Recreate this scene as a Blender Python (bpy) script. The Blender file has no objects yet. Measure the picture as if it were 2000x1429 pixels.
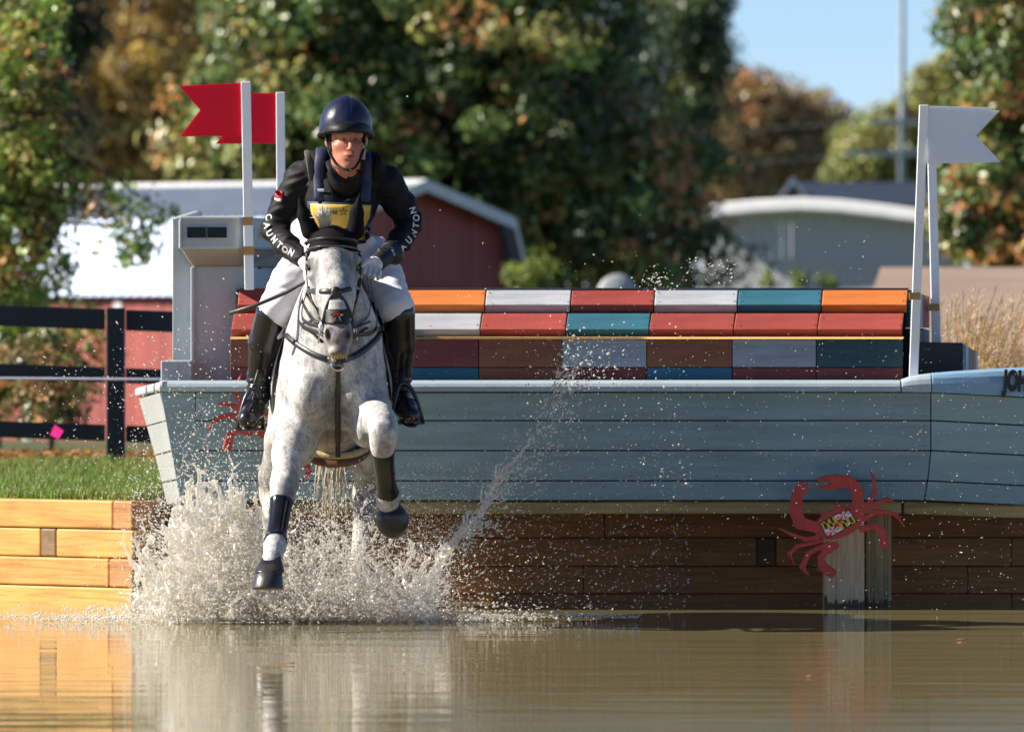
import bpy, bmesh, math, random
import numpy as np
from mathutils import Vector, Matrix
from mathutils.bvhtree import BVHTree
random.seed(7); np.random.seed(7)
SC = bpy.context.scene
COL = SC.collection
R = math.radians
# ------------------------------------------------------------------ camera
F = 16000.0          # focal length in photo pixels (2000 px wide photo)
CAMZ = 1.375         # camera height above the water
HY = 640.0           # photo row of the horizon
cam = bpy.data.cameras.new('camera'); camo = bpy.data.objects.new('camera', cam); COL.objects.link(camo)
cam.sensor_width = 36; cam.lens = 36 * F / 2000
cam.shift_y = -(714.5 - HY) / 2000
cam.clip_start = 0.5; cam.clip_end = 4000
cam.dof.use_dof = True; cam.dof.focus_distance = 37.7; cam.dof.aperture_fstop = 4.8; cam.dof.aperture_blades = 0
camo.location = (0, 0, CAMZ); camo.rotation_euler = (R(90), 0, 0)
SC.camera = camo
# ------------------------------------------------------------------ world and sun
SUN_EL, SUN_DIR = R(33), Vector((-1.0, 0.0, 0)).normalized()   # direction towards the sun
w = bpy.data.worlds.new('World'); SC.world = w; w.use_nodes = True
nt = w.node_tree; bg = nt.nodes['Background']
sky = nt.nodes.new('ShaderNodeTexSky'); sky.sky_type = 'NISHITA'; sky.sun_disc = False
sky.sun_elevation = SUN_EL; sky.sun_rotation = math.atan2(SUN_DIR.x, SUN_DIR.y)
sky.air_density = 0.5; sky.dust_density = 0.12; sky.ozone_density = 3.0
nt.links.new(sky.outputs[0], bg.inputs[0]); bg.inputs[1].default_value = 0.068
sl = bpy.data.lights.new('sun', 'SUN'); so = bpy.data.objects.new('sun', sl); COL.objects.link(so)
sl.energy = 5.0; sl.angle = R(0.55); sl.color = (1, 0.91, 0.77)
sd = Vector((SUN_DIR.x * math.cos(SUN_EL), SUN_DIR.y * math.cos(SUN_EL), math.sin(SUN_EL)))
so.rotation_euler = sd.to_track_quat('Z', 'Y').to_euler(); so.location = (-20, 30, 20)
SC.view_settings.view_transform = 'Standard'; SC.view_settings.look = 'None'
SC.view_settings.exposure = 1.16; SC.view_settings.gamma = 1; SC.view_settings.use_curve_mapping = False
SC.cycles.use_denoising = True; SC.cycles.max_bounces = 8; SC.cycles.transparent_max_bounces = 12
SC.cycles.sample_clamp_indirect = 8
# ------------------------------------------------------------------ helpers
def P(px, py, Y):
    """photo pixel + distance -> world point"""
    return Vector(((px - 1000) / F * Y, Y, CAMZ - (py - HY) / F * Y))
def tag(o, label=None, cat=None, group=None, kind=None):
    if label: o['label'] = label
    if cat: o['category'] = cat
    if group: o['group'] = group
    if kind: o['kind'] = kind
    return o
def thing(name, loc, label, cat, group=None):
    o = bpy.data.objects.new(name, None); COL.objects.link(o); o.location = loc; o.empty_display_size = .1
    return tag(o, label, cat, group)
def wloc(o):
    l = Vector(o.location)
    while o.parent: o = o.parent; l += Vector(o.location)
    return l
def obj(name, V, Fc, mat, parent=None, smooth=False, bevel=0, cols=None, edges=()):
    V = np.asarray(V, dtype=np.float64).reshape(-1, 3)
    c = Vector((float((V[:,0].min()+V[:,0].max())/2), float((V[:,1].min()+V[:,1].max())/2), float(V[:,2].min())))
    m = bpy.data.meshes.new(name)
    m.from_pydata((V - np.array(c)).tolist(), list(edges), Fc if isinstance(Fc, list) else Fc.tolist())
    if smooth: m.polygons.foreach_set('use_smooth', [True] * len(m.polygons))
    if cols is not None:
        a = m.color_attributes.new('Col', 'FLOAT_COLOR', 'POINT')
        cc = np.ones((len(V), 4), dtype=np.float32); cc[:, :3] = cols
        a.data.foreach_set('color', cc.ravel())
    m.update()
    o = bpy.data.objects.new(name, m); COL.objects.link(o)
    if mat: m.materials.append(mat)
    if parent: o.parent = parent; o.location = c - wloc(parent)
    else: o.location = c
    if bevel:
        b = o.modifiers.new('bevel', 'BEVEL'); b.width = bevel; b.segments = 2; b.limit_method = 'ANGLE'
    return o
class MB:
    """collects simple shapes in world coordinates"""
    def __init__(s): s.v = []; s.f = []
    def add(s, vs, fs):
        n = len(s.v); s.v += [tuple(p) for p in vs]; s.f += [tuple(i + n for i in f) for f in fs]; return s
    def hexa(s, a):   # 8 corners: 4 front (ccw seen from front), 4 back
        return s.add(a, [(0,1,2,3), (7,6,5,4), (4,5,1,0), (5,6,2,1), (6,7,3,2), (7,4,0,3)])
    def box(s, x0, x1, y0, y1, z0, z1):
        return s.hexa([(x0,y0,z0),(x1,y0,z0),(x1,y0,z1),(x0,y0,z1),(x0,y1,z0),(x1,y1,z0),(x1,y1,z1),(x0,y1,z1)])
    def prism(s, front, d):      # polygon (front, seen ccw) pushed by vector d
        n = len(front); d = Vector(d); b = [Vector(p) + d for p in front]
        return s.add(list(front) + b, [tuple(range(n)), tuple(range(2*n-1, n-1, -1))] +
                     [(i, i + n, (i+1) % n + n, (i+1) % n) for i in range(n)])
    def tube(s, pts, rad, n=8, flat=1.0, up=None, caps=True):
        pts = [Vector(p) for p in pts]; rad = rad if hasattr(rad, '__len__') else [rad] * len(pts)
        vs = []; prev = None
        for i, p in enumerate(pts):
            t = (pts[min(i+1, len(pts)-1)] - pts[max(i-1, 0)]).normalized()
            if prev is None: u = (Vector(up) if up else (Vector((0,0,1)) if abs(t.z) < .9 else Vector((1,0,0))))
            else: u = prev
            u = (u - t * u.dot(t)).normalized(); prev = u; q = t.cross(u)
            for k in range(n):
                a = 2 * math.pi * k / n
                vs.append(p + (u * math.cos(a) * flat + q * math.sin(a)) * rad[i])
        fs = [(i*n + k, i*n + (k+1) % n, (i+1)*n + (k+1) % n, (i+1)*n + k) for i in range(len(pts)-1) for k in range(n)]
        if caps: fs += [tuple(range(n-1, -1, -1)), tuple(range((len(pts)-1)*n, len(pts)*n))]
        return s.add(vs, fs)
    def build(s, name, mat, parent=None, smooth=False, bevel=0):
        return obj(name, s.v, s.f, mat, parent, smooth, bevel)
def slab(q, Yf, Yb, thick):
    """four photo pixels (bl, br, tr, tl) with distances Yf -> 8 corners pushed back by thick"""
    f = [P(x, y, Y) for (x, y), Y in zip(q, Yf)]
    return f + [p + Vector((0, thick, 0)) for p in f]
def spline(pts, n):
    """Catmull-Rom through rows of any width"""
    p = np.asarray(pts, float); p = np.vstack([2*p[0]-p[1], p, 2*p[-1]-p[-2]]); out = []
    m = len(p) - 3
    for i in range(n + 1):
        t = i / n * m; k = min(int(t), m - 1); t -= k
        a, b, c, d = p[k], p[k+1], p[k+2], p[k+3]
        out.append(.5 * ((2*b) + (-a+c)*t + (2*a-5*b+4*c-d)*t*t + (-a+3*b-3*c+d)*t**3))
    return np.array(out)
# ------------------------------------------------------------------ materials
def newmat(name):
    m = bpy.data.materials.new(name); m.use_nodes = True
    return m, m.node_tree, m.node_tree.nodes['Principled BSDF']
def N(t, kind, **kw):
    n = t.nodes.new(kind)
    for k, v in kw.items():
        if k.startswith('i_'): n.inputs[k[2:].replace('_', ' ')].default_value = v
        else: setattr(n, k, v)
    return n
def c4(c): return (c[0], c[1], c[2], 1)
def noise(t, scale=5, detail=4, rough=.55, stretch=(1,1,1), coord='Object', dist=0, turn=0):
    tc = N(t, 'ShaderNodeTexCoord'); mp = N(t, 'ShaderNodeMapping'); mp.inputs['Scale'].default_value = stretch
    if turn: mp.vector_type = 'TEXTURE'; mp.inputs['Rotation'].default_value = (0, 0, turn); mp.inputs['Scale'].default_value = tuple(1 / s_ for s_ in stretch)
    t.links.new(tc.outputs[coord], mp.inputs[0])
    n = N(t, 'ShaderNodeTexNoise'); n.inputs['Scale'].default_value = scale; n.inputs['Detail'].default_value = detail
    n.inputs['Roughness'].default_value = rough; n.inputs['Distortion'].default_value = dist
    t.links.new(mp.outputs[0], n.inputs['Vector']); return n
def ramp(t, src, stops):
    r = N(t, 'ShaderNodeValToRGB'); e = r.color_ramp.elements
    while len(e) < len(stops): e.new(.5)
    for x, (p, c) in zip(e, stops): x.position = p; x.color = c4(c) if len(c) == 3 else c
    t.links.new(src, r.inputs[0]); return r
def mix(t, fac, a, b, mode='MIX'):
    n = N(t, 'ShaderNodeMix', data_type='RGBA', blend_type=mode)
    for s, v in ((0, fac), (6, a), (7, b)):
        if hasattr(v, 'links') or hasattr(v, 'is_output'): t.links.new(v, n.inputs[s])
        else: n.inputs[s].default_value = v if s == 0 else c4(v)
    return n.outputs[2]
def bump(t, h, b, strength=.3, dist=.01):
    n = N(t, 'ShaderNodeBump'); n.inputs['Strength'].default_value = strength; n.inputs['Distance'].default_value = dist
    t.links.new(h, n.inputs['Height']); t.links.new(n.outputs[0], b.inputs['Normal']); return n
MATS = {}
def pm(name, col, rough=.6, var=.2, scale=6, bmp=.15, bscale=60, metal=0, spec=.5, stretch=(1,1,1), dirt=None, sheen=0, coat=0, rnd=.0):
    """painted / plain surface: noise variation, fine relief, optional dirt colour"""
    if name in MATS: return MATS[name]
    m, t, b = newmat(name)
    n = noise(t, scale, 5, .6, stretch)
    lo = [c * (1 - var) for c in col]; hi = [min(c * (1 + var), 1) for c in col]
    r = ramp(t, n.outputs['Fac'], [(.3, lo), (.7, hi)]); out = r.outputs[0]
    if dirt:
        n2 = noise(t, scale * 2.7, 6, .7, stretch); r2 = ramp(t, n2.outputs['Fac'], [(.55, (0,0,0)), (.75, (1,1,1))])
        ml = N(t, 'ShaderNodeMath', operation='MULTIPLY'); ml.inputs[1].default_value = dirt[1]
        t.links.new(r2.outputs[0], ml.inputs[0]); out = mix(t, ml.outputs[0], out, dirt[0])
    if rnd:
        oi = N(t, 'ShaderNodeObjectInfo'); mr = N(t, 'ShaderNodeMapRange'); mr.inputs[3].default_value = 1 - rnd; mr.inputs[4].default_value = 1 + rnd
        t.links.new(oi.outputs['Random'], mr.inputs[0]); hs = N(t, 'ShaderNodeHueSaturation')
        t.links.new(mr.outputs[0], hs.inputs['Value']); t.links.new(out, hs.inputs['Color']); out = hs.outputs[0]
    t.links.new(out, b.inputs['Base Color'])
    b.inputs['Roughness'].default_value = rough; b.inputs['Metallic'].default_value = metal
    b.inputs['Specular IOR Level'].default_value = spec; b.inputs['Sheen Weight'].default_value = sheen; b.inputs['Coat Weight'].default_value = coat
    if bmp:
        n3 = noise(t, bscale, 4, .6, stretch); bump(t, n3.outputs['Fac'], b, bmp, .006)
    MATS[name] = m; return m
def wood(name, col, dark, rough=.6, axis='x', gs=1.0, spec=.4, rnd=.12, bmp=.35, turn=0):
    if name in MATS: return MATS[name]
    m, t, b = newmat(name)
    st = {'x': (.6, 9, 9), 'z': (9, 9, .6)}[axis]; st = tuple(s * gs for s in st)
    n = noise(t, 3.0, 6, .65, st, dist=.6, turn=turn); r = ramp(t, n.outputs['Fac'], [(.32, dark), (.55, col), (.75, [min(1, c * 1.12) for c in col])])
    kn = noise(t, 1.3, 2, .5, tuple(s * .3 for s in st)); hs0 = mix(t, .35, r.outputs[0], ramp(t, kn.outputs['Fac'], [(.35, dark), (.6, col)]).outputs[0])
    oi = N(t, 'ShaderNodeObjectInfo'); mr = N(t, 'ShaderNodeMapRange'); mr.inputs[3].default_value = 1 - rnd; mr.inputs[4].default_value = 1 + rnd
    t.links.new(oi.outputs['Random'], mr.inputs[0]); hs = N(t, 'ShaderNodeHueSaturation')
    t.links.new(mr.outputs[0], hs.inputs['Value']); t.links.new(hs0, hs.inputs['Color'])
    t.links.new(hs.outputs[0], b.inputs['Base Color']); b.inputs['Roughness'].default_value = rough; b.inputs['Specular IOR Level'].default_value = spec
    bump(t, n.outputs['Fac'], b, bmp, .006); MATS[name] = m; return m
def vcol(name, rough=.6, spec=.4, trans=0.0, bmp=0, bscale=80, sss=0):
    """colour from the mesh attribute Col (local colours, with a painted brow shadow in the skin), optional translucency"""
    if name in MATS: return MATS[name]
    m, t, b = newmat(name)
    a = N(t, 'ShaderNodeAttribute', attribute_name='Col'); t.links.new(a.outputs['Color'], b.inputs['Base Color'])
    b.inputs['Roughness'].default_value = rough; b.inputs['Specular IOR Level'].default_value = spec
    if sss: b.inputs['Subsurface Weight'].default_value = sss; b.inputs['Subsurface Radius'].default_value = (.012, .005, .003); b.inputs['Subsurface Scale'].default_value = 1
    if bmp: bump(t, noise(t, bscale, 3, .6).outputs['Fac'], b, bmp, .004)
    if trans:
        tr = N(t, 'ShaderNodeBsdfTranslucent'); t.links.new(a.outputs['Color'], tr.inputs[0]); mx = N(t, 'ShaderNodeMixShader'); mx.inputs[0].default_value = trans
        out = t.nodes['Material Output']; t.links.new(b.outputs[0], mx.inputs[1]); t.links.new(tr.outputs[0], mx.inputs[2]); t.links.new(mx.outputs[0], out.inputs[0])
    MATS[name] = m; return m
# ------------------------------------------------------------------ implicit surfaces (smooth unions of round shapes)
class Field:
    def __init__(s, lo, hi, h):
        s.lo = np.array(lo, float); s.h = h; s.n = np.ceil((np.array(hi) - s.lo) / h).astype(int) + 1
        s.d = np.full(s.n, .2, np.float32); s.ax = [s.lo[i] + h * np.arange(s.n[i]) for i in range(3)]
    def _sub(s, lo, hi):
        i0 = np.maximum(np.floor((np.array(lo) - s.lo) / s.h).astype(int), 0); i1 = np.minimum(np.ceil((np.array(hi) - s.lo) / s.h).astype(int) + 1, s.n)
        if np.any(i1 <= i0): return None
        sl = tuple(slice(a, b) for a, b in zip(i0, i1))
        g = [s.ax[i][sl[i]].astype(np.float32) for i in range(3)]
        return sl, g[0][:, None, None], g[1][None, :, None], g[2][None, None, :]
    def _blend(s, sl, d, k, op):
        a = s.d[sl]
        if op == 'sub':
            d = -d; h = np.maximum(k - np.abs(a - d), 0) / k if k > 0 else 0; s.d[sl] = np.maximum(a, d) + h * h * k * .25
        else:
            h = np.maximum(k - np.abs(a - d), 0) / k if k > 0 else 0; s.d[sl] = np.minimum(a, d) - h * h * k * .25
    def ell(s, c, r, k=.03, rot=None, op='add', pad=.05):
        c = np.array(c, float); r = np.array(r, float); m = max(r) if rot is not None else r
        q = s._sub(c - m - pad - k, c + m + pad + k)
        if q is None: return s
        sl, x, y, z = q; x = x - c[0]; y = y - c[1]; z = z - c[2]
        if rot is not None:
            M = np.array(rot.to_3x3() if hasattr(rot, 'to_3x3') else rot).T
            x, y, z = (M[i][0] * x + M[i][1] * y + M[i][2] * z for i in range(3))
        k0 = np.sqrt((x / r[0])**2 + (y / r[1])**2 + (z / r[2])**2); k1 = np.sqrt((x / r[0]**2)**2 + (y / r[1]**2)**2 + (z / r[2]**2)**2)
        s._blend(sl, (k0 * (k0 - 1) / np.maximum(k1, 1e-6)).astype(np.float32), k, op); return s
    def cone(s, a, b, ra, rb, k=.03, op='add', pad=.05):
        a = np.array(a, float); b = np.array(b, float); m = max(ra, rb) + pad + k
        q = s._sub(np.minimum(a, b) - m, np.maximum(a, b) + m)
        if q is None: return s
        sl, x, y, z = q; ab = b - a; L = float(ab @ ab) + 1e-9
        t = np.clip(((x - a[0]) * ab[0] + (y - a[1]) * ab[1] + (z - a[2]) * ab[2]) / L, 0, 1)
        d = np.sqrt((x - a[0] - t * ab[0])**2 + (y - a[1] - t * ab[1])**2 + (z - a[2] - t * ab[2])**2) - (ra + (rb - ra) * t)
        s._blend(sl, d.astype(np.float32), k, op); return s
    def chain(s, pts, rad, k=.03, **kw):
        for i in range(len(pts) - 1): s.cone(pts[i], pts[i+1], rad[i], rad[i+1], k, **kw)
        return s
    def cut(s, fn, k=0):
        """keep only where fn(x,y,z) < 0"""
        v = fn(s.ax[0][:, None, None], s.ax[1][None, :, None], s.ax[2][None, None, :]).astype(np.float32)
        s.d = np.maximum(s.d, v); return s
    def offset(s, r): s.d = s.d - r; return s
    def copy(s):
        o = Field.__new__(Field); o.lo = s.lo; o.h = s.h; o.n = s.n; o.ax = s.ax; o.d = s.d.copy(); return o
    def mesh(s):
        D = s.d; n = s.n; I = D < 0
        cnt = np.zeros(n - 1, np.int8)
        for i in (0, 1):
            for j in (0, 1):
                for k in (0, 1): cnt += I[i:n[0]-1+i, j:n[1]-1+j, k:n[2]-1+k]
        act = (cnt > 0) & (cnt < 8); idx = np.full(n - 1, -1, np.int64); cells = np.argwhere(act); idx[act] = np.arange(len(cells))
        acc = np.zeros((len(cells), 3)); num = np.zeros(len(cells))
        cn = [(i, j, k) for i in (0,1) for j in (0,1) for k in (0,1)]
        for a in cn:
            for ax in range(3):
                if a[ax]: continue
                b = list(a); b[ax] = 1
                da = D[tuple((cells + a).T)]; db = D[tuple((cells + b).T)]; cr = (da < 0) != (db < 0)
                t = np.where(cr, da / np.where(np.abs(da - db) < 1e-9, 1, da - db), 0)
                p = np.array(a, float)[None, :].repeat(len(cells), 0); p[:, ax] += t
                acc[cr] += p[cr]; num[cr] += 1
        V = s.lo + s.h * (cells + acc / np.maximum(num, 1)[:, None])
        Fs = []
        for ax in range(3):
            u, v = (ax + 1) % 3, (ax + 2) % 3
            A = [slice(None)] * 3; B = [slice(None)] * 3; A[ax] = slice(0, n[ax]-1); B[ax] = slice(1, n[ax])
            for q in (u, v): A[q] = slice(1, n[q]-1); B[q] = slice(1, n[q]-1)
            a, b = I[tuple(A)], I[tuple(B)]
            for flag, flip in ((a & ~b, False), (~a & b, True)):
                e = np.argwhere(flag); off = np.zeros(3, int); off[u] = 1; off[v] = 1; e = e + off
                q = []
                for du, dv in ((1,1), (0,1), (0,0), (1,0)):
                    c = e.copy(); c[:, u] -= du; c[:, v] -= dv; q.append(idx[tuple(c.T)])
                q = np.stack(q, 1); Fs.append(q[:, ::-1] if flip else q)
        return V, np.concatenate(Fs)
def smooth_mesh(V, Fc, it=1):
    for _ in range(it):
        acc = np.zeros_like(V); num = np.zeros(len(V))
        for i in range(4):
            a, b = Fc[:, i], Fc[:, (i + 1) % 4]
            np.add.at(acc, a, V[b]); np.add.at(num, a, 1)
        V = .5 * V + .5 * acc / np.maximum(num, 1)[:, None]
    return V
def bvh_of(V, Fc): return BVHTree.FromPolygons([tuple(v) for v in V], [tuple(f) for f in Fc])
CAMP = Vector((0, 0, CAMZ))
def hit(bvhs, px, py, dflt=38.0):
    """the nearest point that the photo ray meets on the given surfaces, and its normal"""
    d = (P(px, py, 1.0) - CAMP).normalized(); best = None
    for b in bvhs:
        h = b.ray_cast(CAMP, d)
        if h[0] is not None and (best is None or h[3] < best[2]): best = (h[0], h[1], h[3])
    if best is None: return P(px, py, dflt), Vector((0, -1, 0))
    n = best[1]
    if n.dot(d) > 0: n = -n
    return best[0], n
def decal(name, quad, nx, ny, bvhs, off, mat, parent, dflt=38.0, thick=.004, fn=None):
    """a thin panel that lies on a surface: quad = 4 photo pixels (tl, tr, br, bl)"""
    q = [np.array(p, float) for p in quad]; V = []; ok = []
    for j in range(ny + 1):
        for i in range(nx + 1):
            u, v = i / nx, j / ny; p = (q[0]*(1-u) + q[1]*u)*(1-v) + (q[3]*(1-u) + q[2]*u)*v
            h, n = hit(bvhs, p[0], p[1], dflt); V.append(h + Vector((0, -off, 0)))
    W = [p + Vector((0, thick, 0)) for p in V]; k = len(V); g = lambda i, j: j * (nx + 1) + i
    Fc = [(g(i,j+1), g(i+1,j+1), g(i+1,j), g(i,j)) for j in range(ny) for i in range(nx)]
    Fc += [tuple(x + k for x in reversed(f)) for f in list(Fc)]
    rim = [g(i,0) for i in range(nx)] + [g(nx,j) for j in range(ny)] + [g(i,ny) for i in range(nx,0,-1)] + [g(0,j) for j in range(ny,0,-1)]
    Fc += [(rim[i], rim[(i+1) % len(rim)], rim[(i+1) % len(rim)] + k, rim[i] + k) for i in range(len(rim))]
    return obj(name, V + W, Fc, mat, parent, True)
def text_mesh(txt, size, bold=0.0):
    cu = bpy.data.curves.new('t', 'FONT'); cu.body = txt; cu.size = size; cu.extrude = .0015; cu.align_x = 'CENTER'; cu.align_y = 'CENTER'; cu.offset = bold
    o = bpy.data.objects.new('t', cu); COL.objects.link(o); dg = bpy.context.evaluated_depsgraph_get()
    m = bpy.data.meshes.new_from_object(o.evaluated_get(dg)); V = [tuple(v.co) for v in m.vertices]; Fc = [tuple(p.vertices) for p in m.polygons]
    bpy.data.objects.remove(o); bpy.data.curves.remove(cu); bpy.data.meshes.remove(m); return V, Fc
def text_obj(name, txt, size, at, xdir, normal, mat, parent, sx=1.0, bold=0.0):
    V, Fc = text_mesh(txt, size, bold); n = Vector(normal).normalized(); x = Vector(xdir); x = (x - n * x.dot(n)).normalized(); y = n.cross(x)
    W = [Vector(at) + x * v[0] * sx + y * v[1] + n * (v[2] + .002) for v in V]
    return obj(name, W, Fc, mat, parent)
# ================================================================== THE PLACE
# ---- water
def water_mat():
    m, t, b = newmat('pond_water')
    n0 = noise(t, .5, 3, .5, (1, .35, 1)); col = ramp(t, n0.outputs['Fac'], [(.3, (.225, .19, .095)), (.7, (.27, .23, .115))])
    t.links.new(col.outputs[0], b.inputs['Base Color']); b.inputs['Roughness'].default_value = .022
    b.inputs['IOR'].default_value = 1.33; b.inputs['Specular IOR Level'].default_value = .42
    a = noise(t, 1.0, 2, .5, (.55, 2.2, 1)); c = noise(t, 4.0, 2, .5, (.6, 2.4, 1)); s = N(t, 'ShaderNodeMath', operation='MULTIPLY_ADD'); s.inputs[1].default_value = .22
    t.links.new(c.outputs['Fac'], s.inputs[0]); t.links.new(a.outputs['Fac'], s.inputs[2]); bump(t, s.outputs[0], b, .10, .045)
    return m
WATER = water_mat()
mb = MB(); xs = [-60, -12, -6, -3, -1, 1, 3, 6, 12, 60]; ys = [-20, 10, 25, 32, 36, 38, 40, 42, 47]
vs = [(x, y, 0) for y in ys for x in xs]; n = len(xs)
o = obj('pond_water', vs, [(j*n+i, j*n+i+1, (j+1)*n+i+1, (j+1)*n+i) for j in range(len(ys)-1) for i in range(n-1)], WATER); tag(o, kind='structure')
# ---- ground
AX, AY = -1.878, 40.6; BX, BY = -1.725, 41.2; WD = Vector((-math.cos(R(40)), math.sin(R(40)), 0))
def ystart(x):
    if x < AX: return AY + min(AX - x, 5.0) * math.tan(R(40)) + .1
    return BY + .1 if x > BX else AY + (x - AX) * .6 / .153 + .1
def gz(x, y):
    k = min(max((y - 49) / 45, 0), 1); k = k * k * (3 - 2 * k)
    return .512 * (1 - k) - .02 * k + .02 * math.sin(x * .9 + y * .31) * min((y - 40) / 8, 1)
def ground_mat():
    m, t, b = newmat('grass_ground')
    n = noise(t, .5, 6, .6); r = ramp(t, n.outputs['Fac'], [(.35, (.035, .06, .012)), (.5, (.06, .085, .02)), (.62, (.13, .085, .03)), (.7, (.05, .07, .02))])
    n2 = noise(t, 30, 4, .7); c = mix(t, .5, r.outputs[0], ramp(t, n2.outputs['Fac'], [(.35, (.02, .03, .008)), (.7, (.1, .12, .04))]).outputs[0])
    t.links.new(c, b.inputs['Base Color']); b.inputs['Roughness'].default_value = .9; bump(t, n2.outputs['Fac'], b, .6, .04); return m
xs = list(np.linspace(-200, -8, 14)) + list(np.linspace(-7, 4, 45)) + list(np.linspace(5, 200, 14)); rows = 70; V = []
for j in range(rows):
    for x in xs:
        y0 = ystart(x); y = y0 + (700 - y0) * (j / (rows - 1)) ** 3.2; V.append((x, y, gz(x, y)))
n = len(xs); V = [(x, ystart(x) + .01, -.6) for x in xs] + V; rows += 1
o = obj('ground', V, [(j*n+i, j*n+i+1, (j+1)*n+i+1, (j+1)*n+i) for j in range(rows-1) for i in range(n-1)], ground_mat(), smooth=True); tag(o, kind='structure')
# ---- timber retaining walls
OAK = wood('fresh_timber', (.56, .30, .075), (.33, .145, .03), gs=1.8, turn=R(-40)); OAK2 = wood('reddish_timber', (.44, .21, .07), (.26, .10, .03), gs=1.8, turn=R(-40)); DARKT = wood('stained_and_shaded_timber', (.22, .13, .06), (.12, .07, .03))
BROWN = wood('weathered_brown_timber', (.40, .165, .045), (.15, .06, .018), rnd=.2, gs=1.6); BROWN2 = wood('wet_and_shaded_timber', (.14, .08, .04), (.07, .04, .025))
def timber(parent, p0, d, s0, s1, z0, z1, mat, depth=.15, jut=0):
    p0 = Vector((p0[0], p0[1], 0)); nrm = Vector((d.y, -d.x, 0))
    if nrm.y > 0: nrm = -nrm
    f0, f1 = p0 + d * s0 + nrm * jut, p0 + d * s1 + nrm * jut
    if (f1 - f0).x < 0: f0, f1 = f1, f0
    bk = -nrm * (depth + jut); q = [Vector((a.x, a.y, z)) for a, z in ((f0, z0), (f1, z0), (f1, z1), (f0, z1))]
    return MB().hexa(q + [p + bk for p in q]).build('timber', mat, parent, bevel=.009)
wallA = thing('retaining_wall', (AX - 1, AY + .5, 0), 'sunlit orange timber retaining wall below the grassy bank at left', 'wall')
k = .00254 / .766
def sp(px): return (260 - px) * k
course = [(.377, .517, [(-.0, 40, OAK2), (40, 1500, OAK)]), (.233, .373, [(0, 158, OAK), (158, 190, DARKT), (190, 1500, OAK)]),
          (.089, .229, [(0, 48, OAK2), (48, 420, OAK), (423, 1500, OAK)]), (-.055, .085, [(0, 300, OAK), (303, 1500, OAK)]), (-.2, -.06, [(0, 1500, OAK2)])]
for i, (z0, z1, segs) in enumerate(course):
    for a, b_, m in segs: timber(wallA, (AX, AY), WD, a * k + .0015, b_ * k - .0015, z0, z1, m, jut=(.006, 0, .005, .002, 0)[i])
wallB = thing('retaining_wall', (.6, BY, 0), 'dark brown timber retaining wall in the shade under the boat', 'wall')
d2 = Vector((BX - AX - .1, BY - AY - .118, 0)).normalized(); L2 = math.hypot(BX - AX, BY - AY)
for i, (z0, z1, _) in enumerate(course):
    # return face back under the boat, its shade put into darker timber colours
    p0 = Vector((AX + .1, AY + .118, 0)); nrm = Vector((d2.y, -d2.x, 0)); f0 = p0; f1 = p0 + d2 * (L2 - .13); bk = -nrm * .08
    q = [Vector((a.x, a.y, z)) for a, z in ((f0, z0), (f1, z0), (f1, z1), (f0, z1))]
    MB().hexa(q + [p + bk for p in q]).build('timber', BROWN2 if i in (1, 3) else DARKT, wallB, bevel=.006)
def xb(px): return (px - 1000) / F * BY
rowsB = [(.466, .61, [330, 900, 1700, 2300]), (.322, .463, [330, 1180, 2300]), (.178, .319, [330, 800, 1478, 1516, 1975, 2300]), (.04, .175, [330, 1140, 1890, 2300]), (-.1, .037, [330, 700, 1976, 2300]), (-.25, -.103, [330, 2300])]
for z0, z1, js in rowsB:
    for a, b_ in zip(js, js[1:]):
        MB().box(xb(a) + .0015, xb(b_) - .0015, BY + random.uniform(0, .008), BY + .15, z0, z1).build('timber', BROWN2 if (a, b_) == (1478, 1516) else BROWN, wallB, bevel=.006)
# ---- boat
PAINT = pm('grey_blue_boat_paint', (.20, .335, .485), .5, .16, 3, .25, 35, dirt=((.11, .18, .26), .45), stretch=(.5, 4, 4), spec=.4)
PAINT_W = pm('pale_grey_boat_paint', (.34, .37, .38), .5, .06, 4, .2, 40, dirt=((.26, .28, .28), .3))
CAP = pm('gunwale_paint', (.36, .44, .49), .42, .08, 4, .15, 50, dirt=((.25, .3, .33), .35))
PAINT_B = pm('boat_paint_sky_tinted', (.215, .37, .53), .5, .1, 3, .25, 35, stretch=(.5, 4, 4), dirt=((.1, .14, .18), .3))  # bluer copy of the hull paint, sky reflection put into the colour
HULLD = pm('dark_hull_inside', (.03, .035, .04), .8, .2); BLACK = pm('black_paint', (.012, .013, .015), .5, .2)
boat = thing('boat', (.6, 41.3, .4), 'long grey-blue clinker-planked wooden boat beached on the pond edge behind the horse', 'boat')
def Yf(py): return 40 + .35 * (py - 750) / 228
def plank(q, mat, name='plank', par=boat, th=.028, Yq=None, bevel=.003):
    Yq = Yq or [Yf(y) for _, y in q]
    return MB().hexa(slab(q, Yq, None, th)).build(name, mat, par, bevel=bevel)
rows_ = [766, 821, 879.5, 938.5, 977]
def lx(y): return 313 + (y - 760) * .178
plank([(lx(976), 976), (385, 976), (380, 766), (lx(766), 766)], PAINT, 'corner_board')
for i in range(4):
    t0, b0 = rows_[i] + 1.2, rows_[i+1] - 1.2
    xr = lambda y: 1818 - max(0, (y - 900)) * .16
    plank([(382, b0), (xr(b0) - 1, b0), (xr(t0) - 1, t0), (382, t0)], PAINT)
    sl_ = .052 * 300     # bow planks dip towards the right
    Yr = lambda y: Yf(y) + .10
    plank([(xr(b0) + 1, b0), (2118, b0 + sl_), (2118, t0 + sl_), (xr(t0) + 1, t0)], PAINT_B, Yq=[Yf(b0), Yr(b0), Yr(t0), Yf(t0)])
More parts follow.
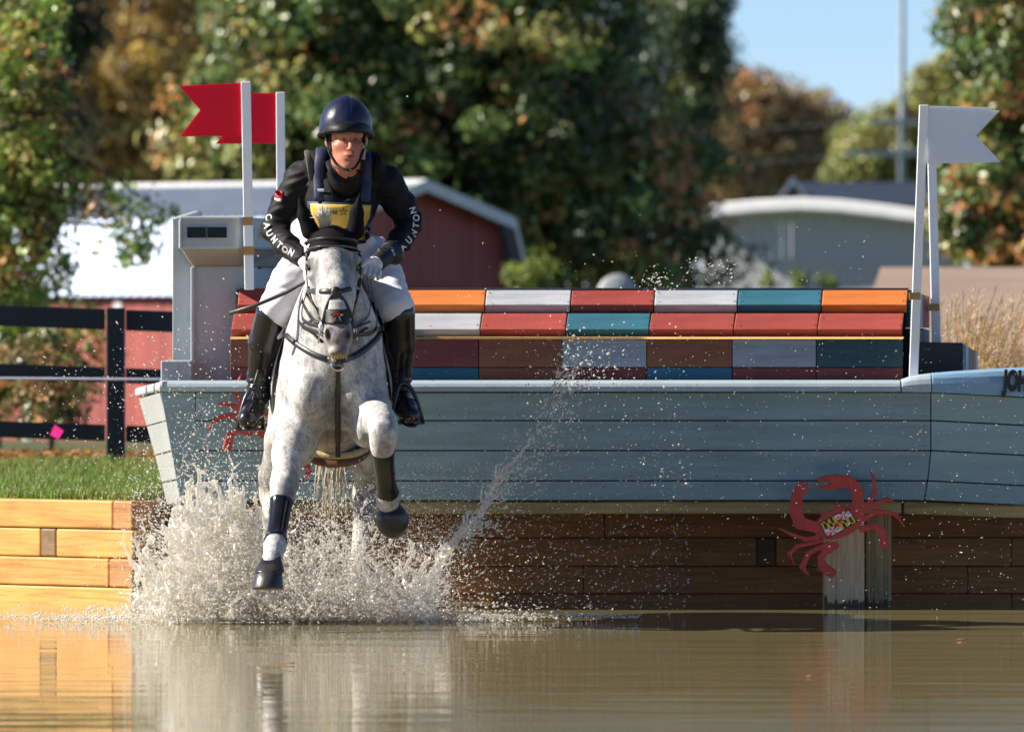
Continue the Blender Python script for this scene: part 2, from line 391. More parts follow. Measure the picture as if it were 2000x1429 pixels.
# transom: pale boards facing the sun
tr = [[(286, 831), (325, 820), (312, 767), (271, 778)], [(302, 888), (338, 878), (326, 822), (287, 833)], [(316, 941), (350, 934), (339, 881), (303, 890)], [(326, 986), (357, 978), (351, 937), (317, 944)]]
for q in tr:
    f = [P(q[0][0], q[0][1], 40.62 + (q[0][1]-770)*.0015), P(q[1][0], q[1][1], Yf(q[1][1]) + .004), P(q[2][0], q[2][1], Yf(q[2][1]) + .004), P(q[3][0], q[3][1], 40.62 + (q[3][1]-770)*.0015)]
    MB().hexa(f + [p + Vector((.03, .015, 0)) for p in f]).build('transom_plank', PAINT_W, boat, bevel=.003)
# hull body behind the planks
fr = [P(lx(976) + 12, 975, Yf(976) + .03), P(2110, 990, Yf(976) + .13), P(2110, 735, 40.13), P(lx(770) + 12, 770, 40.035)]
MB().hexa(fr + [fr[0] + Vector((0, .1, 0)), fr[1] + Vector((0, .1, 0)), fr[2] + Vector((0, .1, 0)), fr[3] + Vector((0, .1, 0))]).build('hull', HULLD, boat)
# under-beam and deck
BEAM = wood('tan_beam', (.42, .33, .16), (.17, .13, .06))
MB().box(P(560, 0, 40.45).x, P(1760, 0, 40.45).x, 40.42, 40.56, P(0, 1003, 40.42).z, P(0, 978, 40.42).z).build('beam', BEAM, boat, bevel=.01)
q = [P(1765, 1003, 40.44), P(2110, 1016, 40.44), P(2110, 990, 40.44), P(1765, 978, 40.44)]
MB().hexa(q + [p + Vector((0, .12, 0)) for p in q]).build('beam', BEAM, boat, bevel=.01)
DECK = wood('grey_deck', (.2, .22, .23), (.12, .13, .14))
for i in range(10):
    y0 = 40.12 + i * .142
    MB().box(P(318, 0, 40).x, P(2110, 0, 40).x, y0, y0 + .138, P(0, 762, 40.12).z - .03, P(0, 762, 40.12).z).build('deck_board', DECK, boat)
# gunwale rail with a rounded upper edge
def rail(name, secs, mat, par, depth=.13, nose=.035):
    """secs: (px, top py, bottom py, Y)"""
    V = []; prof = [(0, 0), (0, .45), (.12, .72), (.35, .9), (.75, 1.0), (2.2, 1.0), (2.2, 0)]
    for px, t, b_, Y in secs:
        zt, zb = P(0, t, Y).z, P(0, b_, Y).z
        for a, h in prof: V.append((P(px, 0, Y).x, Y - .05 + a * (depth / 2.2) * (1 if a < 2 else 1), zb + (zt - zb) * h))
    n = len(prof); Fc = [(i*n+k, (i+1)*n+k, (i+1)*n+(k+1) % n, i*n+(k+1) % n) for i in range(len(secs)-1) for k in range(n)]
    Fc += [tuple(range(n)), tuple(range(len(secs)*n-1, (len(secs)-1)*n-1, -1))]
    return obj(name, V, Fc, mat, par, False, .003)
rail('gunwale', [(312, 743, 764.5, 40), (900, 742.5, 764.5, 40), (1758, 742, 764.5, 40)], CAP, boat)
rail('gunwale', [(1760.5, 741, 765, 40), (1775, 736, 765, 40), (1795, 731.5, 765.5, 40), (1818, 729, 765.5, 40)], CAP, boat)
rail('bow_rail', [(1819.5, 728.5, 765.5, 40), (1860, 725, 767.5, 40.01), (1930, 720.5, 771, 40.03), (2000, 717, 774.5, 40.055), (2118, 714, 780.5, 40.1)], PAINT_B, boat)
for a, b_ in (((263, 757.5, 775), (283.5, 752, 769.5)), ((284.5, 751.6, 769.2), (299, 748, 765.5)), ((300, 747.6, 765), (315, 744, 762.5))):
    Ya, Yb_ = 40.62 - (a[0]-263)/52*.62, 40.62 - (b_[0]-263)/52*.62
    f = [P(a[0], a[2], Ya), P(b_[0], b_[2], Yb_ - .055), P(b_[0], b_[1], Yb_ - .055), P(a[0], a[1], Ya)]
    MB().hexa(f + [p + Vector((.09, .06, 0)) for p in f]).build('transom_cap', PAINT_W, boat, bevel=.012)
c = P(1981, 750, 39.985 + .02)
text_obj('lettering', 'JOH', .130, P(1983.5, 745.5, 39.990), (1, .14, -.05), (.14, -1, 0), BLACK, boat, sx=.5, bold=.009)
# nail heads on the planks
NAIL = pm('nail_metal', (.05, .05, .055), .6, .2)
random.seed(3)
mbn = MB()
for _ in range(70):
    px = random.choice([random.uniform(400, 1800), random.choice([392, 1000, 1400, 1806]), random.uniform(1830, 2000)]); r_ = random.randrange(4)
    py = random.choice([rows_[r_] + 10, rows_[r_+1] - 10]) + (max(0, px - 1818) * .052); c = P(px, py, Yf(py) + (max(0, px-1818)/300*.1) - .0015)
    mbn.add([c + Vector((math.cos(a) * .0035, 0, math.sin(a) * .0035)) for a in np.arange(6) * -math.pi / 3], [tuple(range(6))])
o = mbn.build('nail_heads', NAIL, boat); o['kind'] = 'stuff'
# ---- wheelhouse
WGREY = pm('wheelhouse_grey_paint', (.36, .40, .44), .5, .12, 5, .3, 45, dirt=((.16, .18, .2), .4), stretch=(1, 1, .5))
WEDGE = pm('wheelhouse_lit_edge_paint', (.42, .45, .46), .5, .08, 5, .2, 45)  # paler copy of the grey, sunlight on the edges put into the colour
SOFF = pm('soffit_tan_paint', (.30, .28, .25), .6, .1); GLASS = pm('dark_window', (.015, .018, .025), .25, .2, 9, .05, spec=.12)
wh = thing('wheelhouse', P(430, 745, 40.6), 'grey painted plywood wheelhouse tower with slit windows at the left end of the boat', 'wheelhouse')
def foot(fp, z0, z1, name, mat, par=wh, bevel=.008, fp2=None):
    """footprint in (px, Y) ccw seen from above, extruded between heights z0 and z1"""
    lo = [Vector((P(px, 0, Y).x, Y, z0)) for px, Y in fp]; hi = [Vector((P(px, 0, Y).x, Y, z1)) for px, Y in (fp2 or fp)]; n = len(fp)
    return MB().add(lo + hi, [tuple(range(n-1, -1, -1)), tuple(range(n, 2*n))] + [(i, (i+1) % n, (i+1) % n + n, i + n) for i in range(n)]).build(name, mat, par, bevel=bevel)
zz = lambda py, Y: P(0, py, Y).z
tw = [(377, 40.5), (481, 40.5), (566, 41.3), (566, 41.6), (377, 41.2)]
foot(tw, zz(746, 40.5) - .03, zz(519, 40.5), 'tower', WGREY)
bxf = [(351, 40.16), (466, 40.16), (480, 40.2), (556, 40.95), (556, 41.3), (351, 41.0)]
foot(bxf, zz(487, 40.16), zz(424, 40.16), 'window_box', WGREY, bevel=.014)
foot([(377, 40.5), (470, 40.5), (482, 40.52), (560, 41.1), (560, 41.3), (377, 41.0)], zz(520, 40.5) + .001, zz(487, 40.16) - .001, 'soffit', SOFF, fp2=[(356, 40.18), (464, 40.18), (478, 40.22), (553, 40.97), (553, 41.3), (356, 41.0)], bevel=0)
MB().prism([P(338, 706, 40.9), P(378, 706, 40.9), P(392, 706, 40.9), P(392, 413, 40.9), P(384, 411, 40.9), P(338, 425, 40.9)], (0, .25, 0)).build('rear_slab', WGREY, wh, bevel=.01)
MB().box(P(314, 0, 40.3).x, P(374, 0, 40.3).x, 40.3, 40.75, zz(747, 40.3), zz(704, 40.3)).build('plinth', WGREY, wh, bevel=.006)
MB().box(P(372.5, 0, 40.49).x, P(379.5, 0, 40.49).x, 40.48, 40.6, zz(744, 40.48), zz(521, 40.48)).build('lit_edge_strip', WEDGE, wh, bevel=.004)  # pale strip paints the sunlit left edge of the tower
MB().box(P(337, 0, 40.89).x, P(340.5, 0, 40.89).x, 40.885, 41.1, zz(705, 40.88), zz(427, 40.88)).build('lit_edge_strip', WEDGE, wh, bevel=.002)
MB().box(P(350, 0, 40.15).x, P(468, 0, 40.15).x, 40.145, 40.2, zz(429, 40.15), zz(422.5, 40.15)).build('lit_edge_strip', WEDGE, wh, bevel=.006)
MB().box(P(349, 0, 40.15).x, P(355, 0, 40.15).x, 40.147, 40.2, zz(486, 40.15), zz(430, 40.15)).build('lit_edge_strip', WEDGE, wh, bevel=.006)
for a, b_ in ((365.5, 402), (405, 443)):
    fo = MB().box(P(a-2.2, 0, 40.15).x, P(b_+2.2, 0, 40.15).x, 40.150, 40.2, zz(467, 40.15), zz(441, 40.15)).build('window', WEDGE if a > 370 else WGREY, wh)
    MB().box(P(a, 0, 40.15).x, P(b_, 0, 40.15).x, 40.146, 40.19, zz(464.5, 40.15), zz(443.5, 40.15)).build('pane', GLASS, fo)
def side_pane(a, b_, t, bt):   # on the receding right wall of the window box
    f = lambda px: 40.2 + (px - 480) / 76 * .75 - .004
    q = [P(a, bt, f(a)), P(b_, bt, f(b_)), P(b_, t, f(b_)), P(a, t, f(a))]
    return MB().hexa(q + [p + Vector((0, .012, 0)) for p in q]).build('window', GLASS, wh)
side_pane(483, 497, 444, 465); side_pane(503, 530, 447, 466)
f = lambda px: 40.5 + (px - 481) / 85 * .8 - .004
q = [P(503.5, 526, f(503.5)), P(511.5, 526, f(511.5)), P(511.5, 497, f(511.5)), P(503.5, 497, f(503.5))]
MB().hexa(q + [p + Vector((0, .01, 0)) for p in q]).build('rust_plate', pm('rusty_plate', (.16, .10, .07), .8, .6, 60), wh)
# ---- stack of painted container blocks
CC = {'R': (.36, .07, .055), 'O': (.66, .19, .045), 'W': (.46, .47, .50), 'T': (.035, .145, .20), 'M': (.15, .035, .035), 'B': (.21, .075, .04), 'G': (.27, .31, .37), 'D': (.02, .065, .085), 'U': (.02, .12, .21), 'L': (.30, .42, .36)}
CM = {k_: pm('container_paint_' + n_, CC[k_], .5, .2, 7, .4, 60, stretch=(.4, 4, 4), dirt=([min(1, c * .45 + .03) for c in CC[k_]], .55), rnd=.1, spec=.35) for k_, n_ in dict(R='red', O='orange', W='white', T='teal', M='maroon', B='brown', G='grey', D='dark_teal', U='blue', L='pale_green').items()}
cs = thing('container_stack', P(1110, 745, 40.6), 'long stack of red, white, orange and teal painted container blocks on the boat deck', 'container stack')
JIT = lambda: random.uniform(-.0012, .0012)
def lap(x0, x1, yt, ym, yb, Yfr, back, mat, xs0=None, xs1=None):
    """chamfered block: vertical foot from yb up to ym, then a slope leaning back to yt"""
    dx = .0009 * 400 / 400; d_ = 1.1
    a0, a1 = (x0 + d_, x1 - d_); b0, b1 = (xs0 if xs0 is not None else x0) + d_, (xs1 if xs1 is not None else x1) - d_
    j = JIT(); Yb = Yfr + back
    fp = [P(b0, yb, Yfr + j + .03), P(b0, ym, Yfr + j), P(a0, yt, Yb + j), Vector((P(a0, yt, Yb).x, Yb + .16, P(a0, yt, Yb).z)), Vector((P(b0, yb, Yb).x, Yb + .16, P(b0, yb, Yfr).z))]
    fq = [P(b1, yb, Yfr + j + .03), P(b1, ym, Yfr + j), P(a1, yt, Yb + j), Vector((P(a1, yt, Yb).x, Yb + .16, P(a1, yt, Yb).z)), Vector((P(b1, yb, Yb).x, Yb + .16, P(b1, yb, Yfr).z))]
    n = 5; return MB().add(fp + fq, [tuple(range(5)), tuple(range(9, 4, -1))] + [(i, i + 5, (i+1) % 5 + 5, (i+1) % 5) for i in range(5)]).build('block', mat, cs, bevel=.004)
r1 = [466, 627, 789, 950, 1117, 1280, 1443, 1607, 1775]; c1 = 'RLOWRWTO'
r2 = [456, 616, 779, 942, 1109, 1272, 1437, 1601, 1767]; c2 = 'RTWRTRRR'
for i in range(8):
    lap(r1[i], r1[i+1], 564, 595, 610.5, 40.285, .1, CM[c1[i]], r1[i] - 3, r1[i+1] - 3)
    lap(r2[i], r2[i+1], 612, 643, 657, 40.165, .1, CM[c2[i]], r2[i] - 5, r2[i+1] - 4)
r3 = [449, 610, 772, 935, 1098, 1263, 1430, 1594, 1764]; c3 = 'BRMBGBGD'; c4_ = 'MTUBMUMM'
for i in range(8):
    for t, b_, cc in ((663, 716.5, c3[i]), (718, 742, c4_[i])):
        x0, x1, Y = P(r3[i] + .8, 0, 40.14).x, P(r3[i+1] - .8, 0, 40.14).x, 40.14 + JIT()
        MB().box(x0, x1, Y, Y + .3, zz(b_, Y), zz(t, Y)).build('block', CM[cc], cs, bevel=.002)
TANL = wood('raw_batten', (.62, .38, .14), (.45, .25, .09))
bx0, bx1, bz0, bz1 = P(450, 0, 40.13).x, P(1764, 0, 40.13).x, zz(662.0, 40.13), zz(657.6, 40.13)
MB().hexa([(bx0, 40.118, bz0), (bx1, 40.118, bz0), (bx1, 40.150, bz1), (bx0, 40.150, bz1), (bx0, 40.22, bz0), (bx1, 40.22, bz0), (bx1, 40.22, bz1), (bx0, 40.22, bz1)]).build('batten', TANL, cs)
MB().box(P(466, 0, 40.4).x, P(1775, 0, 40.4).x, 40.375, 40.6, zz(564, 40.4), zz(562.3, 40.4)).build('top_board', DECK, cs)
MB().box(P(462, 0, 40.5).x, P(1768, 0, 40.5).x, 40.46, 41.2, zz(744, 40.5), zz(566, 40.5)).build('core', HULLD, cs)
# receding end panels
end = [(1777, 40.42), (1790, 40.62), (1803, 40.82), (1816, 41.02)]
for (a, b_), cm in zip(zip(end, end[1:]), ('T', 'W', 'R')):
    for t, bt, cmm in ((566 + (a[0]-1777)*.35, 640, cm), (641, 744, 'D' if cm == 'T' else 'B' if cm == 'W' else 'U')):
        q = [P(a[0], bt, a[1]), P(b_[0]-.5, bt, b_[1]), P(b_[0]-.5, t + 4, b_[1]), P(a[0], t, a[1])]
        MB().hexa(q + [p + Vector((-.02, .02, 0)) for p in q]).build('end_panel', CM[cmm], cs)
# screw heads on the blocks
mbn = MB(); random.seed(5)
for r_, yy, Yb in ((r1, (573, 589), 40.33), (r2, (622, 636), 40.21)):
    for x in r_:
        for s in (-8, 8):
            for y_ in yy:
                t_ = (y_ - yy[0] + 9) / 31; Y = (40.385 if r_ is r1 else 40.265) - .1 * t_ - .002; c = P(x + s + random.uniform(-2, 2), y_ + random.uniform(-2, 2), Y)
                mbn.add([c + Vector((math.cos(a) * .004, math.sin(a) * -.004, math.sin(a) * .003)) for a in np.arange(6) * -math.pi / 3], [tuple(range(6))])
o = mbn.build('screw_heads', NAIL, cs); o['kind'] = 'stuff'
# ---- flags
POLE = pm('white_pole_paint', (.86, .87, .90), .45, .05, 8, .08)
def flagmat(name, col, tr):
    m, t, b = newmat(name); b.inputs['Base Color'].default_value = c4(col); b.inputs['Roughness'].default_value = .5
    tl = N(t, 'ShaderNodeBsdfTranslucent'); tl.inputs[0].default_value = c4(col); mx = N(t, 'ShaderNodeMixShader'); mx.inputs[0].default_value = tr
    t.links.new(b.outputs[0], mx.inputs[1]); t.links.new(tl.outputs[0], mx.inputs[2]); t.links.new(mx.outputs[0], t.nodes['Material Output'].inputs[0])
    bump(t, noise(t, 25, 2, .5).outputs['Fac'], b, .05, .004); return m
REDF = flagmat('red_corrugated_plastic', (.95, .008, .05), .5); WHITEF = flagmat('white_corrugated_plastic', (.90, .90, .93), .5)
TAPE = pm('brown_parcel_tape', (.42, .24, .06), .35, .1)
def flag(label, bot, top, wpx, Y, pts, mat, tapes, Yflag, group, Yb=None):
    Yb = Yb or Y; t = thing('marker_flag', P(bot[0], bot[1], Yb), label, 'flag', group)
    q = [P(bot[0] - wpx/2, bot[1], Yb), P(bot[0] + wpx/2, bot[1], Yb), P(top[0] + wpx/2, top[1], Y), P(top[0] - wpx/2, top[1], Y)]
    MB().hexa(q + [p + Vector((0, .022, 0)) for p in q]).build('pole', POLE, t, bevel=.003)
    MB().prism([P(x, y, Yflag) for x, y in pts], (0, .005, 0)).build('flag_panel', mat, t)
    for (x0, x1, y0, y1) in tapes:
        MB().box(P(x0, 0, Y).x, P(x1, 0, Y).x, Y - .003, Y + .03, zz(y1, Y), zz(y0, Y)).build('tape_band', TAPE, t)
    return t
flag('red swallowtail flag on a white pole taped to the wheelhouse', (487, 566), (480, 160), 18.5, 40.12, [(349, 168), (391, 215), (351, 267), (473, 265), (472, 162)], REDF, [(474, 494, 424, 440), (476, 496, 481, 498)], 40.13, 'red and white marker flags', 40.12)
flag('rear red flag beside the rider shoulder, partly hidden by the nearer red flag', (550, 600), (547.5, 180), 17, 41.05, [(420, 182), (461, 231), (421, 281), (541, 281), (541, 182)], REDF, [], 41.055, 'red and white marker flags')
flag('white swallowtail flag on the leaning front pole at the right end of the containers', (1784, 742), (1804.5, 205), 17.5, 39.98, [(1810, 320), (1936, 317), (1893, 262), (1939, 210), (1812, 207)], WHITEF, [(1776, 1798, 571, 585)], 39.99, 'red and white marker flags', 40.08)
flag('white flag on the rear pole, peeking out behind the front white flag', (1829, 668), (1818, 212), 17, 40.95, [(1816, 319), (1955, 317), (1907, 265), (1953, 216), (1818, 213)], WHITEF, [(1815, 1835, 593, 607)], 40.955, 'red and white marker flags')
# ---- crabs cut from sheet metal
CRAB = pm('rusty_red_crab_paint', (.46, .05, .04), .55, .18, 12, .2, 70)
def crab_strokes():
    S = []
    def st(pts): S.extend(zip(pts, pts[1:]))
    st([(540,740,62),(360,690,72),(310,560,70),(325,400,66),(350,320,55)]); st([(330,330,42),(360,260,28),(392,228,14)]); st([(390,340,42),(425,290,26),(432,252,16)])
    st([(960,640,85),(1000,520,72),(1005,390,66),(975,290,62),(890,230,70),(790,225,72)]); st([(780,190,45),(660,190,32),(590,205,24),(548,265,10)]); st([(760,270,50),(660,295,28),(580,290,14)])
    st([(1030,540,26),(1140,450,28),(1195,340,25),(1180,200,18),(1140,95,7)]); st([(1050,570,26),(1210,470,28),(1340,425,22),(1420,460,9)])
    st([(1050,660,34),(1200,570,32),(1320,570,28),(1430,600,22),(1530,740,7)]); st([(1050,760,38),(1180,720,36),(1270,790,44),(1300,930,50)])
    st([(560,850,24),(420,870,26),(270,820,22),(100,740,5)]); st([(600,890,22),(480,920,22),(330,950,25),(240,1030,22),(290,1150,7)])
    st([(680,920,28),(560,975,28),(450,1030,30),(385,1180,32),(420,1240,20),(470,1300,5)]); st([(750,940,45),(640,1010,38),(585,1080,36),(610,1180,55),(700,1240,58)])
    st([(770,540,22),(770,440,6)]); st([(640,600,22),(545,575,6)])
    return S
def crab(label, cx, cy, rot, scale, Y, par_flag, mirror=1, ytilt=0.0):
    k = scale / 5.717; ca, sa = math.cos(rot), math.sin(rot)
    def M(u, v):
        u, v = (u - 790) * k * mirror, (v - 690) * k; return P(cx + u * ca - v * sa, cy + u * sa + v * ca, Y)
    t = thing('crab_sign', P(cx, cy + 60, Y), label, 'crab sign', 'red crab cutouts')
    c0 = M(790, 690); f = Field((c0.x - .36, Y - .03, c0.z - .36), (c0.x + .36, Y + .03, c0.z + .36), .0042)
    m_ = Y / F * k
    ang = -math.radians(21) * mirror + rot
    f.ell(c0, (285 * m_, .3, 165 * m_), .012, Matrix.Rotation(ang, 3, 'Y'))
    for a, b_ in crab_strokes(): f.cone(M(a[0], a[1]), M(b_[0], b_[1]), a[2] * m_, b_[2] * m_, .006)
    f.cut(lambda x, y, z: np.abs(y - Y) - .007 + 0 * x + 0 * z)
    V, Fc = f.mesh(); b = obj('crab_body', V, Fc, CRAB, t, True)
    b.modifiers.new('es', 'EDGE_SPLIT').split_angle = R(50)
    if par_flag:
        qd = [np.array(p, float) for p in ((572, 690), (900, 522), (994, 682), (664, 868))]; nx, ny = 36, 24; V = []; Fc = []; cols = []
        YEL, BLK, RED, WHT = (.75, .5, .01), (.01, .01, .015), (.6, .01, .02), (.75, .76, .8)
        def colr(u, v):
            if u < .035 or u > .965 or v < .04 or v > .96: return BLK
            q = (u > .5) + 2 * (v > .5); uu = (u * 2) % 1; vv = (v * 2) % 1
            if q in (0, 3):
                col_ = int(uu * 6) % 2; dg = (uu * 1.0 + .0) > vv; return YEL if (col_ == 0) ^ dg else BLK
            cross = min(abs(uu - .5) * 1.4, abs(vv - .5)) < .085 or (abs(abs(uu - .5) - .33) < .05 and abs(vv - .5) < .2) or (abs(abs(vv - .5) - .33) < .06 and abs(uu - .5) < .16)
            base = (uu > .5) ^ (vv > .5); return RED if base ^ cross else WHT
        for j in range(ny):
            for i in range(nx):
                c_ = colr((i + .5) / nx, (j + .5) / ny); n_ = len(V)
                for u, v in ((i, j+1), (i+1, j+1), (i+1, j), (i, j)):
                    u /= nx; v /= ny; p = (qd[0]*(1-u) + qd[1]*u)*(1-v) + (qd[3]*(1-u) + qd[2]*u)*v; V.append(M(p[0], p[1]) + Vector((0, -.0105, 0))); cols.append(c_)
                Fc.append((n_, n_+1, n_+2, n_+3))
        bq = [M(p[0], p[1]) + Vector((0, -.0095, 0)) for p in (qd[3], qd[2], qd[1], qd[0])]
        fl = obj('state_flag_panel', V, Fc, vcol('enamel_flag', .4), t, cols=np.array(cols)); MB().prism(bq, (0, .003, 0)).build('flag_backing', BLACK, fl)
    return t
crab('red metal crab cutout with a checkered state flag on its back, below the right planks', 1500 + 790/5.717, 900 + 690/5.717, 0, 1.0, 40.19, True)
crab('red metal crab cutout on the hull behind the rider boot, half hidden by spray', 533, 833, 0, 1.0, 40.0, True, mirror=-1)
# ---- posts under the boat
POSTM = wood('weathered_grey_post', (.66, .48, .29), (.30, .19, .10), axis='z', gs=1.6, bmp=.8); POST2 = wood('green_treated_post', (.36, .27, .13), (.19, .13, .06), axis='z', gs=1.2)
def post(label, x0, x1, Y, mat):
    t = thing('wooden_post', P((x0 + x1)/2, 1190, Y), label, 'post', 'posts under the boat'); d = (x1 - x0) / F * Y
    mb = MB(); NP = 25; xs = np.linspace(P(x0, 0, Y).x, P(x1, 0, Y).x, NP); random.seed(x0); pr = [(x, Y + random.uniform(0, .006)) for x in xs] + [(xs[-1], Y + d), (xs[0], Y + d)]
    lo = [Vector((x, y, -.35)) for x, y in pr]; hi = [Vector((x, y, P(0, 993, Y).z)) for x, y in pr]; n = len(pr)
    mb.add(lo + hi, [tuple(range(n-1, -1, -1)), tuple(range(n, 2*n))] + [(i, (i+1) % n, (i+1) % n + n, i + n) for i in range(n)]).build('shaft', mat, t)
    wet = [Vector((x, y - .0025, z)) for z in (-.3, .035) for x, y in pr[:NP]]
    V = list(wet); random.seed(2)
    for i in range(NP, 2 * NP): V[i] = Vector((V[i].x, V[i].y, .012 + .03 * random.random() ** 2 + (.06 * random.random() if random.random() < .25 else 0)))
    obj('wet_stain', V, [(i, i+1, i+NP+1, i+NP) for i in range(NP-1)], BROWN2, t)
    return t
post('weathered pale grey square post standing in the water below the crab', 1610, 1688, 40.42, POSTM)
post('brown treated post right beside the paler post under the boat', 1692, 1741, 40.5, POST2)
# ---- black crate with striped end on the bow deck
cr = thing('deck_crate', P(1850, 725, 40.5), 'low black crate with striped end boards on the boat deck beside the white flag poles', 'crate')
MB().hexa([P(1794, 745, 40.3), P(1880, 745, 40.3), P(1880, 670, 40.3), P(1794, 667.5, 40.3)] + [P(1794, 745, 41.0), P(1880, 745, 41.0), P(1880, 669, 41), P(1794, 667.5, 41.0)]).build('front_board', BLACK, cr, bevel=.003)
for i, (cm, a, b_) in enumerate((('U', 1881, 1886), ('W', 1886.5, 1892), ('T', 1892.5, 1899), ('R', 1899.5, 1905), ('W', 1905.5, 1910))):
    fY = lambda px: 40.3 + (px - 1880) * .028
    q = [P(a, 745, fY(a)), P(b_, 745, fY(b_)), P(b_, 671 + (b_-1881)*.6, fY(b_)), P(a, 671 + (a-1881)*.6, fY(a))]
    MB().hexa(q + [p + Vector((-.015, .02, 0)) for p in q]).build('end_board', CM[cm], cr)
# ---- fence
FB = pm('black_fence_paint', (.010, .012, .018), .55, .3, 4, .2, 30)
fe = thing('fence', P(100, 905, 50), 'black four-board paddock fence behind the grassy bank', 'fence')
fy = lambda px: (px - 120) * .036
for a, b_, t_ in ((-700, 205, 0), (246, 1010, 0)):
    for top, bot in ((600, 641), (714, 744), (826, 858)):
        q = [P(a, bot + fy(a), 50.02), P(b_, bot + fy(b_), 50.02), P(b_, top + fy(b_), 50.02), P(a, top + fy(a), 50.02)]
        MB().hexa(q + [p + Vector((0, .03, 0)) for p in q]).build('rail', FB, fe, bevel=.004)
for px in (-570, 226, 1020):
    x = P(px, 0, 50).x; MB().box(x - .055, x + .055, 49.96, 50.09, gz(x, 50) - .3, P(px, 597 + fy(px), 50).z).build('post', FB, fe, bevel=.006)
rp = MB().tube([P(x, 734 + (x + 700) * .007, 49.6) for x in range(-700, 1030, 80)], .0075, 6).build('rope', pm('white_rope', (.55, .56, .68), .6, .1, 60, .2, 200), smooth=True)
tag(rp, 'thin white cord stretched along the middle rail of the black fence', 'cord')
pk = thing('marker_ribbon', P(110, 870, 48.5), 'small bright pink marker flag on a wire in front of the fence', 'marker flag')
PINK = flagmat('fluorescent_pink_plastic', (1.0, .02, .36), .5)
MB().prism([P(98, 849, 48.5), P(114, 857, 48.47), P(124, 841, 48.5), P(107, 829, 48.53)], (0, .006, 0)).build('flag_panel', PINK, pk)
MB().tube([P(111, 850, 48.51), P(112, 925, 48.51)], .0015, 5).build('wire', NAIL, pk)
# ================================================================== BACKGROUND
# ---- red gambrel barn, seen corner-on
RED = pm('barn_red_boards', (.30, .06, .05), .6, .18, 3, .2, 30, stretch=(1, 1, .2), rnd=.1); WTRIM = pm('white_trim', (.62, .64, .66), .5, .08)
def roofmat():
    m, t, b = newmat('galvanised_roof'); n = noise(t, 1.5, 4, .6, (1, 1, .3)); r = ramp(t, n.outputs['Fac'], [(.3, (.27, .33, .43)), (.7, (.35, .41, .51))])
    t.links.new(r.outputs[0], b.inputs['Base Color']); b.inputs['Metallic'].default_value = 1.0; b.inputs['Roughness'].default_value = .66; return m
ROOF = roofmat()
barn = thing('barn', (-1.25, 100, 0), 'small red gambrel barn with a shiny white ribbed metal roof', 'barn')
G = Vector((.78, -.62, 0)).normalized(); Lq = Vector((-.62, -.78, 0)).normalized(); O = Vector((-1.25, 100, 0)); LEN = 9.5
def BP(s, u, z): return O - G * s + Lq * u + Vector((0, 0, z))     # s back along the barn, u towards its long lit side
prof = [(0, 3.14), (1.72, 2.70), (2.02, 1.77)]
def sheet(name, a, b_, ov=.25):
    (u0, z0), (u1, z1) = a, b_; nr = Vector((0, 0, 0)) + Lq * (z0 - z1) * (1 if u1 > u0 else -1) + Vector((0, 0, abs(u1 - u0))); nr.normalize()
    n = 400; V = []
    for i in range(n + 1):
        s = -ov + (LEN + 2 * ov) * i / n; d = .0115 * math.cos(2 * math.pi * s / .15)
        for t_ in (0, 1): V.append(BP(s, u0 + (u1-u0)*t_, z0 + (z1-z0)*t_) + nr * (d + .02))
    for v in list(V): V.append(v - nr * .012)
    k = 2 * (n + 1); Fc = [(2*i, 2*i+1, 2*i+3, 2*i+2) for i in range(n)] + [(k+2*i, k+2*i+2, k+2*i+3, k+2*i+1) for i in range(n)]
    return obj(name, V, Fc, ROOF, barn, True)
sheet('roof_sheet', prof[0], prof[1]); sheet('roof_sheet', prof[1], (2.10, 1.76))
sheet('roof_sheet', (0, 3.14), (-1.72, 2.70)); sheet('roof_sheet', (-1.72, 2.70), (-2.10, 1.76))
rc = MB(); q = [BP(-.27, .16, 3.125), BP(LEN + .25, .16, 3.125), BP(LEN + .25, 0, 3.185), BP(-.27, 0, 3.185)]; rc.add(q, [(0, 1, 2, 3)]); q2 = [BP(-.27, 0, 3.185), BP(LEN + .25, 0, 3.185), BP(LEN + .25, -.16, 3.125), BP(-.27, -.16, 3.125)]; rc.add(q2, [(0, 1, 2, 3)])
rc.build('ridge_cap', WTRIM, barn)
def topz(u):
    u = abs(u)
    return prof[0][1] + (prof[1][1] - prof[0][1]) * u / 1.72 if u < 1.72 else prof[1][1] + (prof[2][1] - prof[1][1]) * (u - 1.72) / .3
nb = 20
for i in range(nb):
    u0, u1 = -2 + 4 * i / nb + .004, -2 + 4 * (i + 1) / nb - .004; j = random.uniform(0, .008)
    f = [BP(-j, u0, -.3), BP(-j, u0, topz(u0) - .03)] + [BP(-j, uk, topz(uk) - .03) for uk in (-1.72, 1.72) if u0 < uk < u1] + [BP(-j, u1, topz(u1) - .03), BP(-j, u1, -.3)]
    MB().prism(f[::1], -G * .03).build('gable_board', RED, barn)
for i in range(38):
    s0, s1 = LEN * i / 38 + .004, LEN * (i + 1) / 38 - .004; j = random.uniform(0, .008)
    f = [BP(s1, 2 + j, -.3), BP(s0, 2 + j, -.3), BP(s0, 2 + j, 1.78), BP(s1, 2 + j, 1.78)]; MB().prism(f, -Lq * .03).build('wall_board', RED, barn)
MB().prism([BP(LEN, -2, -.3), BP(LEN, 2, -.3), BP(LEN, 2, 1.77), BP(LEN, 1.72, 2.65), BP(LEN, 0, 3.1), BP(LEN, -1.72, 2.65), BP(LEN, -2, 1.77)], G * .03).build('rear_wall', RED, barn)
MB().prism([BP(0.1, -1.99, -.3), BP(LEN, -1.99, -.3), BP(LEN, -1.99, 1.77), BP(.1, -1.99, 1.77)], Lq * .03).build('side_wall', RED, barn)
